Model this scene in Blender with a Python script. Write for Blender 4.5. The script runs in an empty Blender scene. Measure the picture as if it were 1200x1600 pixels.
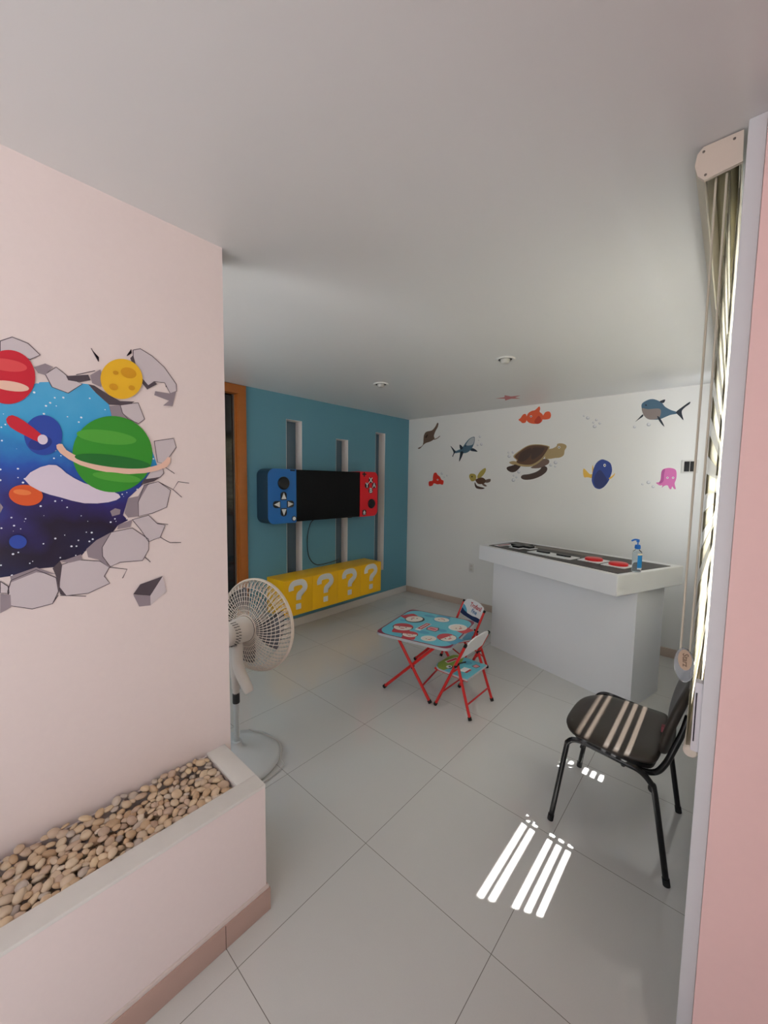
import bpy, bmesh, math, random
from mathutils import Matrix, Vector
random.seed(7)
SC = bpy.context.scene
COL = SC.collection
PI = math.pi

# ------------------------------------------------------------------ camera, world, sun, exposure
def cam_matrix(loc, yaw, pitch, roll):
    cy, sy, cp, sp = math.cos(yaw), math.sin(yaw), math.cos(pitch), math.sin(pitch)
    f = Vector((sy*cp, cy*cp, sp)); r = Vector((cy, -sy, 0)); u = r.cross(f)
    c, s = math.cos(roll), math.sin(roll)
    r, u = c*r + s*u, -s*r + c*u
    m = Matrix((r, u, -f)).transposed().to_4x4(); m.translation = Vector(loc)
    return m
cd = bpy.data.cameras.new('camera'); cam = bpy.data.objects.new('camera', cd); COL.objects.link(cam)
cam.matrix_world = cam_matrix((3.4935, -4.4202, 1.6005), -0.7294, -0.0774, 0.0141)
cd.sensor_fit = 'VERTICAL'; cd.sensor_height = 36; cd.lens = 604.94/1600*36; cd.clip_start = .01
SC.camera = cam

world = bpy.data.worlds.new('sky'); SC.world = world; world.use_nodes = True
bgn = world.node_tree.nodes['Background']
bgn.inputs[0].default_value = (.86, .94, 1.0, 1); bgn.inputs[1].default_value = .8

SUN_DIR = Vector((-.37, -.17, -1))
sd = bpy.data.lights.new('sun', 'SUN'); sd.energy = 84; sd.angle = math.radians(.5); sd.color = (1, .98, .95)
sun = bpy.data.objects.new('sun', sd); COL.objects.link(sun)
sun.rotation_euler = SUN_DIR.to_track_quat('-Z', 'Y').to_euler(); sun.location = (6, 1, 6)

def area(name, loc, target, sx, sy, energy, color):
    l = bpy.data.lights.new(name, 'AREA'); l.shape = 'RECTANGLE'; l.size = sx; l.size_y = sy; l.energy = energy; l.color = color
    o = bpy.data.objects.new(name, l); COL.objects.link(o); o.location = loc
    o.rotation_euler = (Vector(target) - Vector(loc)).to_track_quat('-Z', 'Y').to_euler()
    return o
# daylight pouring in through the open entrance behind the camera and through the window
area('entrance_daylight', (3.0, -5.15, 1.3), (2.0, 0, 1.1), 1.0, 2.2, 1.7, (1, .98, .97)).data.spread = math.radians(70)
area('window_daylight', (3.66, -1.6, 1.7), (2.0, -1.6, 1.5), 2.3, 1.35, 78, (.92, .98, 1))
area('added_side_fill', (.95, -4.72, 1.6), (.95, -3, 1.45), 1.35, 1.35, 9, (.95, .98, 1))  # fill lamp added to brighten the deep room; its window is invented
SC.view_settings.view_transform = 'Standard'; SC.view_settings.look = 'None'
SC.view_settings.gamma = 1; SC.view_settings.use_curve_mapping = False
SC.view_settings.exposure = 0.0
SC.cycles.blur_glossy = .1

# ------------------------------------------------------------------ materials
def lin(c):
    return tuple(((x/255)/12.92 if x/255 <= .04045 else ((x/255+.055)/1.055)**2.4) for x in c)
MATS = {}
def mat(name, rgb, rough=.5, metal=0, spec=.5, coat=0, trans=0, alpha=1, noise=0, nscale=30, bump=0, ior=1.45):
    if name in MATS: return MATS[name]
    m = bpy.data.materials.new(name); m.use_nodes = True
    nt = m.node_tree; b = nt.nodes['Principled BSDF']
    c = (*lin(rgb), 1)
    b.inputs['Base Color'].default_value = c
    b.inputs['Roughness'].default_value = rough; b.inputs['Metallic'].default_value = metal
    b.inputs['Specular IOR Level'].default_value = spec; b.inputs['IOR'].default_value = ior
    b.inputs['Coat Weight'].default_value = coat; b.inputs['Transmission Weight'].default_value = trans
    b.inputs['Alpha'].default_value = alpha
    if noise or bump:
        tc = nt.nodes.new('ShaderNodeTexCoord'); n = nt.nodes.new('ShaderNodeTexNoise')
        n.inputs['Scale'].default_value = nscale; n.inputs['Detail'].default_value = 4
        nt.links.new(tc.outputs['Object'], n.inputs['Vector'])
        if noise:
            r = nt.nodes.new('ShaderNodeMapRange'); r.inputs[3].default_value = 1-noise; r.inputs[4].default_value = 1+noise
            nt.links.new(n.outputs['Fac'], r.inputs[0])
            mx = nt.nodes.new('ShaderNodeMix'); mx.data_type = 'RGBA'; mx.blend_type = 'MULTIPLY'; mx.inputs[0].default_value = 1
            mx.inputs[6].default_value = c; nt.links.new(r.outputs[0], mx.inputs[7]); nt.links.new(mx.outputs[2], b.inputs['Base Color'])
        if bump:
            bp = nt.nodes.new('ShaderNodeBump'); bp.inputs['Strength'].default_value = bump; bp.inputs['Distance'].default_value = .004
            nt.links.new(n.outputs['Fac'], bp.inputs['Height']); nt.links.new(bp.outputs[0], b.inputs['Normal'])
    MATS[name] = m
    return m

def floor_material():
    m = bpy.data.materials.new('polished_tile'); m.use_nodes = True; nt = m.node_tree; b = nt.nodes['Principled BSDF']
    N = nt.nodes.new; L = nt.links.new
    tc = N('ShaderNodeTexCoord'); sep = N('ShaderNodeSeparateXYZ'); L(tc.outputs['Object'], sep.inputs[0])
    ids = []
    ds = []
    for k, off in ((0, TILE_X), (1, TILE_Y)):
        a = N('ShaderNodeMath'); a.operation = 'SUBTRACT'; L(sep.outputs[k], a.inputs[0]); a.inputs[1].default_value = off
        d = N('ShaderNodeMath'); d.operation = 'DIVIDE'; L(a.outputs[0], d.inputs[0]); d.inputs[1].default_value = .6
        fl = N('ShaderNodeMath'); fl.operation = 'FLOOR'; L(d.outputs[0], fl.inputs[0]); ids.append(fl)
        w = N('ShaderNodeMath'); w.operation = 'PINGPONG'; L(d.outputs[0], w.inputs[0]); w.inputs[1].default_value = .5
        ds.append(w)
    mn = N('ShaderNodeMath'); mn.operation = 'MINIMUM'; L(ds[0].outputs[0], mn.inputs[0]); L(ds[1].outputs[0], mn.inputs[1])
    lt = N('ShaderNodeMath'); lt.operation = 'LESS_THAN'; L(mn.outputs[0], lt.inputs[0]); lt.inputs[1].default_value = .0019
    cb = N('ShaderNodeCombineXYZ'); L(ids[0].outputs[0], cb.inputs[0]); L(ids[1].outputs[0], cb.inputs[1])
    wn = N('ShaderNodeTexWhiteNoise'); wn.noise_dimensions = '3D'; L(cb.outputs[0], wn.inputs['Vector'])
    mr = N('ShaderNodeMapRange'); L(wn.outputs['Value'], mr.inputs[0]); mr.inputs[3].default_value = .985; mr.inputs[4].default_value = 1.015
    nz = N('ShaderNodeTexNoise'); nz.inputs['Scale'].default_value = 260; L(tc.outputs['Object'], nz.inputs['Vector'])
    mr2 = N('ShaderNodeMapRange'); L(nz.outputs['Fac'], mr2.inputs[0]); mr2.inputs[3].default_value = .97; mr2.inputs[4].default_value = 1.03
    mm = N('ShaderNodeMath'); mm.operation = 'MULTIPLY'; L(mr.outputs[0], mm.inputs[0]); L(mr2.outputs[0], mm.inputs[1])
    tint = N('ShaderNodeMix'); tint.data_type = 'RGBA'; tint.blend_type = 'MULTIPLY'; tint.inputs[0].default_value = 1
    tint.inputs[6].default_value = (*lin((212, 211, 208)), 1); L(mm.outputs[0], tint.inputs[7])
    mx = N('ShaderNodeMix'); mx.data_type = 'RGBA'; L(lt.outputs[0], mx.inputs[0]); L(tint.outputs[2], mx.inputs[6])
    mx.inputs[7].default_value = (*lin((112, 108, 102)), 1); L(mx.outputs[2], b.inputs['Base Color'])
    rr = N('ShaderNodeMapRange'); L(lt.outputs[0], rr.inputs[0]); rr.inputs[3].default_value = .06; rr.inputs[4].default_value = .7
    L(rr.outputs[0], b.inputs['Roughness']); b.inputs['Specular IOR Level'].default_value = .8
    return m
TILE_X, TILE_Y = 2.3818, -3.2673

# ------------------------------------------------------------------ helpers
def tag(o, label=None, cat=None, group=None, kind=None):
    if label: o['label'] = label
    if cat: o['category'] = cat
    if group: o['group'] = group
    if kind: o['kind'] = kind
    return o
def thing(name, label, cat, loc=(0, 0, 0), rz=0, group=None):
    o = bpy.data.objects.new(name, None); COL.objects.link(o); o.empty_display_size = .05
    o.location = loc; o.rotation_euler = (0, 0, rz)
    return tag(o, label, cat, group)
def copy_tree(o, parent=None):
    c = o.copy(); COL.objects.link(c)
    if parent: c.parent = parent
    for ch in list(o.children): copy_tree(ch, c)
    return c

class MB:
    def __init__(s): s.bm = bmesh.new(); s.mats = []
    def mi(s, m):
        if m is None: return 0
        if m not in s.mats: s.mats.append(m)
        return s.mats.index(m)
    def box(s, lo, hi, m=None, bev=0, M=None, seg=2):
        i = s.mi(m)
        t = bmesh.new()
        bmesh.ops.create_cube(t, size=1)
        for v in t.verts: v.co = Vector([lo[k] + (v.co[k]+.5)*(hi[k]-lo[k]) for k in range(3)])
        if bev: bmesh.ops.bevel(t, geom=t.edges[:], offset=bev, segments=seg, affect='EDGES', profile=.6)
        s._merge(t, i, M); return s
    def _merge(s, t, i, M=None):
        vm = {}
        for v in t.verts: vm[v] = s.bm.verts.new(M @ v.co if M else v.co)
        for f in t.faces:
            try: nf = s.bm.faces.new([vm[v] for v in f.verts]); nf.material_index = i
            except ValueError: pass
        t.free()
    def tube(s, pts, r, m=None, n=10, caps=True, closed=False):
        i = s.mi(m); P = [Vector(p) for p in pts]; K = len(P)
        rs = r if isinstance(r, (list, tuple)) else [r]*K
        tang = []
        for k in range(K):
            if closed: d = P[(k+1) % K]-P[k-1]
            else: d = P[min(k+1, K-1)]-P[max(k-1, 0)]
            tang.append(d.normalized())
        a = Vector((0, 0, 1)) if abs(tang[0].z) < .9 else Vector((1, 0, 0))
        u = tang[0].cross(a).normalized(); rings = []
        for k in range(K):
            u = (u - tang[k]*u.dot(tang[k])).normalized(); w = tang[k].cross(u)
            rings.append([s.bm.verts.new(P[k] + (u*math.cos(2*PI*j/n)+w*math.sin(2*PI*j/n))*rs[k]) for j in range(n)])
        for k in range(K if closed else K-1):
            A, B = rings[k], rings[(k+1) % K]
            for j in range(n):
                f = s.bm.faces.new((A[j], A[(j+1) % n], B[(j+1) % n], B[j])); f.material_index = i
        if caps and not closed:
            f = s.bm.faces.new(rings[0][::-1]); f.material_index = i
            f = s.bm.faces.new(rings[-1]); f.material_index = i
        return s
    def lathe(s, prof, m=None, n=32, M=None):
        i = s.mi(m); rings = []
        for (r, z) in prof:
            if r < 1e-6: rings.append([s.bm.verts.new(M @ Vector((0, 0, z)) if M else (0, 0, z))])
            else:
                R = []
                for j in range(n):
                    v = Vector((r*math.cos(2*PI*j/n), r*math.sin(2*PI*j/n), z)); R.append(s.bm.verts.new(M @ v if M else v))
                rings.append(R)
        for A, B in zip(rings, rings[1:]):
            for j in range(n):
                q = []
                q += [A[0]] if len(A) == 1 else [A[j], A[(j+1) % n]]
                q += [B[0]] if len(B) == 1 else [B[(j+1) % n], B[j]]
                if len(q) > 2: f = s.bm.faces.new(q); f.material_index = i
        return s
    def prism(s, poly, h0, h1, m=None, M=None, side=None):
        """2D outline in the XY of M, extruded from h0 to h1 along its Z"""
        i = s.mi(m); k = s.mi(side) if side else i
        T = (lambda v: M @ v) if M else (lambda v: v)
        a = sum(poly[j-1][0]*poly[j][1]-poly[j][0]*poly[j-1][1] for j in range(len(poly)))
        if a < 0: poly = poly[::-1]
        A = [s.bm.verts.new(T(Vector((x, y, h0)))) for x, y in poly]; B = [s.bm.verts.new(T(Vector((x, y, h1)))) for x, y in poly]
        f = s.bm.faces.new(B); f.material_index = i
        f = s.bm.faces.new(A[::-1]); f.material_index = k
        for j in range(len(poly)):
            q = (j+1) % len(poly); f = s.bm.faces.new((A[j], A[q], B[q], B[j])); f.material_index = k
        return s
    def text(s, body, size, M, m=None, depth=.001, align='CENTER'):
        i = s.mi(m)
        cu = bpy.data.curves.new('lettering', 'FONT'); cu.body = body; cu.size = size; cu.extrude = depth; cu.align_x = align; cu.align_y = 'CENTER'; cu.offset = size*.02; cu.resolution_u = 3
        o = bpy.data.objects.new('lettering', cu); COL.objects.link(o)
        dg = bpy.context.evaluated_depsgraph_get(); me = bpy.data.meshes.new_from_object(o.evaluated_get(dg))
        t = bmesh.new(); t.from_mesh(me); s._merge(t, i, M)
        bpy.data.objects.remove(o); bpy.data.curves.remove(cu); bpy.data.meshes.remove(me)
        return s
    def build(s, name, m=None, parent=None, smooth=40, loc=None, norm=True):
        if norm: bmesh.ops.recalc_face_normals(s.bm, faces=s.bm.faces[:])
        me = bpy.data.meshes.new(name); s.bm.to_mesh(me); s.bm.free()
        for x in ([m] if m else s.mats): me.materials.append(x)
        if smooth:
            for p in me.polygons: p.use_smooth = True
            me.set_sharp_from_angle(angle=math.radians(smooth))
        o = bpy.data.objects.new(name, me); COL.objects.link(o)
        if parent: o.parent = parent
        if loc: o.location = loc
        return o
def frame(o, u, v):
    u, v = Vector(u).normalized(), Vector(v).normalized(); w = u.cross(v)
    m = Matrix((u, v, w)).transposed().to_4x4(); m.translation = Vector(o); return m
def rrect(x0, y0, x1, y1, r, n=6, corners=(1, 1, 1, 1)):
    """corners: lower-left, lower-right, upper-right, upper-left"""
    o = []
    for k, (cx, cy, a) in enumerate(((x0, y0, PI), (x1, y0, 1.5*PI), (x1, y1, 0), (x0, y1, .5*PI))):
        if not corners[k]: o.append((cx, cy)); continue
        px = cx + (r if k in (0, 3) else -r); py = cy + (r if k in (0, 1) else -r)
        o += [(px+r*math.cos(a+j*PI/2/n), py+r*math.sin(a+j*PI/2/n)) for j in range(n+1)]
    return o
def circ(cx, cy, r, n=24, ry=None): return [(cx+r*math.cos(2*PI*j/n), cy+(ry or r)*math.sin(2*PI*j/n)) for j in range(n)]
def smooth_poly(P, sub=3):
    o = []; n = len(P)
    for k in range(n):
        a, b, c, d = (Vector(P[(k+q) % n]) for q in (-1, 0, 1, 2))
        for j in range(sub):
            t = j/sub
            o.append(tuple(.5*((2*b)+(c-a)*t+(2*a-5*b+4*c-d)*t*t+(3*b-a-3*c+d)*t**3)))
    return o
def smooth_path(P, sub=6):
    P = [Vector(p) for p in P]; Q = [2*P[0]-P[1]]+P+[2*P[-1]-P[-2]]; o = []
    for k in range(1, len(Q)-2):
        a, b, c, d = Q[k-1:k+3]
        for j in range(sub):
            t = j/sub; o.append(.5*((2*b)+(c-a)*t+(2*a-5*b+4*c-d)*t*t+(3*b-a-3*c+d)*t**3))
    return o+[P[-1]]
def ribbon(P, w):
    """constant-width outline along a 2D path"""
    P = [Vector(p) for p in P]; L = []; R = []
    for k in range(len(P)):
        d = (P[min(k+1, len(P)-1)]-P[max(k-1, 0)]).normalized(); n = Vector((-d.y, d.x))*w/2
        L.append(tuple(P[k]+n)); R.append(tuple(P[k]-n))
    return L+R[::-1]
def struct(o): o['kind'] = 'structure'; return o
# ------------------------------------------------------------------ the room
H = 2.49
white_wall = mat('white_wall_paint', (228, 227, 224), .55, bump=.03, nscale=90)
ceil_paint = mat('ceiling_paint', (224, 224, 224), .38, bump=.02, nscale=6)
teal = mat('teal_wall_paint', (96, 152, 172), .5, bump=.03, nscale=90)
pale_pink = mat('pale_pink_wall_paint', (233, 219, 216), .55, bump=.05, nscale=60, noise=.02)
strong_pink = mat('pink_wall_paint', (248, 212, 208), .6, bump=.05, nscale=40, noise=.02)
tile_skirt = mat('beige_tile_skirting', (190, 172, 158), .3)
white_skirt = mat('white_tile_skirting', (214, 210, 205), .3)
pink_skirt = mat('pinkish_tile_skirting', (190, 160, 148), .3)
frame_grey = mat('grey_painted_jamb', (226, 227, 231), .5)
alu = mat('white_aluminium', (228, 230, 232), .35)
orange_wood = mat('orange_varnished_wood', (176, 104, 46), .35, noise=.12, nscale=14)
dark_gap = mat('dark_room', (26, 28, 30), .8)
concrete = mat('outdoor_paving', (96, 94, 95), .9, noise=.06, nscale=8)

def wall_grid(mb, us, zs, holes, put):
    for a, b in zip(us, us[1:]):
        for c, d in zip(zs, zs[1:]):
            if any(a >= h[0]-1e-6 and b <= h[1]+1e-6 and c >= h[2]-1e-6 and d <= h[3]+1e-6 for h in holes): continue
            put(a, b, c, d)
struct(MB().box((-.3, -6.2, -.12), (3.76, .2, 0)).build('floor', floor_material(), smooth=0))
struct(MB().box((-14, -16, -.4), (22, 14, -.14)).build('floor_outside', concrete, smooth=0))
struct(MB().box((-.3, -4.75, H), (3.78, .2, H+.14)).build('ceiling', ceil_paint, smooth=0))  # unseen eave past the right wall, added to limit sun through the window
struct(MB().box((1.83, -7.2, H), (6.2, -4.7501, H+.14)).box((3.78, -4.75, H), (6.2, -3.2, H+.14)).box((3.7801, -1.65, H), (4.8, .2, H+.14)).build('added_shade_roof', ceil_paint, smooth=0))  # unseen roof slabs added to keep direct sun off entrance and counter
struct(MB().box((-.3, 0, 0), (3.62, .15, H)).build('wall_back', white_wall, smooth=0))
# teal wall with three slit windows and the doorway
NICHES = [(-2.06, -1.86, .40, 2.24), (-1.375, -1.18, .40, 2.10), (-.696, -.508, .40, 2.245)]
DOOR = (-3.5, -2.56, 0, 2.44)
mb = MB()
us = sorted({-4.6, 0, *(v for h in NICHES+[DOOR] for v in h[:2])}); zs = sorted({0, H, *(v for h in NICHES+[DOOR] for v in h[2:])})
wall_grid(mb, us, zs, NICHES+[DOOR], lambda a, b, c, d: mb.box((-.12, a, c), (0, b, d)))
struct(mb.build('wall_left', teal, smooth=0))
jamb_white = mat('white_niche_reveal', (240, 234, 230), .5)
slit_glass = mat('blue_grey_slit_glass', (92, 116, 132), .12, spec=.6)
for k, (a, b, c, d) in enumerate(NICHES):
    m = MB(); t = .004
    m.box((-.118, a, c), (-.0005, a+t, d)).box((-.118, b-t, c), (-.0005, b, d)).box((-.118, a+t, d-t), (-.0005, b-t, d)).box((-.118, a+t, c), (-.0005, b-t, c+t))
    w = struct(m.build('window_%d' % (k+2), jamb_white, smooth=0))
    MB().box((-.119, a+t, c+t), (-.112, b-t, d-t)).build('pane', slit_glass, w, smooth=0)
mb = MB(); wall_grid(mb, [-.3, .25, 1.65, 1.83], [0, .9, 2.3, H], [(.25, 1.65, .9, 2.3)], lambda a, b, c, d: mb.box((a, -4.75, c), (b, -4.6, d)))
struct(mb.build('wall_front', white_wall, smooth=0))
m = MB()
for a, b, c, d in ((.25, 1.65, .9, .95), (.25, 1.65, 2.25, 2.3), (.25, .3, .9, 2.3), (1.6, 1.65, .9, 2.3), (.925, .975, .9, 2.3)): m.box((a, -4.70, c), (b, -4.65, d), bev=.003)
struct(m.build('window_5', alu, smooth=30))  # window invented behind the mural wall to go with the side fill lamp
struct(MB().box((-.3, -4.6, 0), (-.26, .0, H)).build('wall_left_outer', dark_gap, smooth=0))
# door on the teal wall
m = MB()
m.box((-.075, -2.592, 0), (.018, -2.513, 2.485), bev=.004).box((-.075, -3.5, 2.405), (.018, -2.592, 2.485), bev=.004).box((-.05, -2.602, 0), (-.02, -2.592, 2.40))
dfr = struct(m.build('door_1', orange_wood, smooth=30))
m = MB(); m.box((-.062, -3.48, .02), (-.052, -2.612, 2.39))
dg = m.build('door_glass', mat('dark_door_glass', (14, 17, 20), .06, spec=.7), dfr, smooth=0)
m = MB(); m.box((-.07, -2.614, .01), (-.048, -2.602, 2.40)); m.box((-.07, -3.49, .0), (-.048, -2.614, .02))
m.build('door_edge', mat('grey_door_edge', (98, 98, 96), .4), dfr, smooth=0)
# skirtings
struct(MB().box((0, -2.513, 0), (.014, 0, .088), bev=.003).build('baseboard_left', white_skirt, smooth=30))
struct(MB().box((.014, -.014, 0), (3.472, 0, .085), bev=.003).build('baseboard_back', tile_skirt, smooth=30))
# mural wall, pink entrance pier, unseen side wall added to block the sun
struct(MB().box((1.83, -6.1, 0), (1.9755, -3.679, H)).build('wall_entrance', pale_pink, smooth=0))
struct(MB().box((3.504, -3.2, 0), (3.78, -3.07, H)).box((3.70, -4.6, 0), (3.78, -3.2, H)).build('wall_pier_and_sun_block', strong_pink, smooth=0))
# right wall with the window
WIN = (-2.86, -.35, .98, 2.42)
mb = MB(); us = [-3.07, WIN[0], WIN[1], 0]; zs = [0, WIN[2], WIN[3], H]
wall_grid(mb, us, zs, [WIN], lambda a, b, c, d: mb.box((3.472, a, c), (3.62, b, d)))
struct(mb.build('wall_right', white_wall, smooth=0))
struct(MB().box((3.47, -3.086, 0), (3.504, -3.0702, H), bev=.003).build('trim_1', frame_grey, smooth=30))
m = MB(); y0, y1, z0, z1 = WIN
for a, b, c, d in ((y0, y1, z0, z0+.05), (y0, y1, z1-.05, z1), (y0, y0+.045, z0, z1), (y1-.045, y1, z0, z1), (-1.62, -1.57, z0, z1)):
    m.box((3.54, a, c), (3.59, b, d), bev=.003)
wn = struct(m.build('window_1', alu, smooth=30))
m = MB(); m.box((3.545, y0, 1.66), (3.585, y1, 1.715), bev=.003); m.build('transom', alu, wn, smooth=30)
gm = bpy.data.materials.new('clear_window_glass'); gm.use_nodes = True; nt = gm.node_tree; nt.nodes.clear()
o = nt.nodes.new('ShaderNodeOutputMaterial'); mx = nt.nodes.new('ShaderNodeMixShader'); tr = nt.nodes.new('ShaderNodeBsdfTransparent'); gl = nt.nodes.new('ShaderNodeBsdfGlossy')
gl.inputs['Roughness'].default_value = .02; mx.inputs[0].default_value = .06
nt.links.new(tr.outputs[0], mx.inputs[1]); nt.links.new(gl.outputs[0], mx.inputs[2]); nt.links.new(mx.outputs[0], o.inputs[0])
MB().box((3.563, y0+.03, z0+.03), (3.567, y1-.03, z1-.03)).build('pane', gm, wn, smooth=0)
m = MB()
for z in (1.2, 1.4, 1.52): m.tube([(3.605, y0-.0, z), (3.605, y1, z)], .005, n=6)
m.build('guard_bar', mat('black_iron_bar', (30, 30, 32), .5), wn)
# small white catch on the window end of the wall
m = MB(); m.box((3.452, -3.0685, .86), (3.4715, -3.037, 1.06), mat('white_catch_plastic', (224, 220, 226), .4), bev=.004)
latch = tag(m.build('window_latch'), 'white plastic latch housing on the wall end beside the blind', 'latch')
MB().box((3.456, -3.0695, .89), (3.459, -3.067, 1.03)).build('slot', mat('dark_slot', (40, 26, 46), .6), latch, smooth=0)

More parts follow.
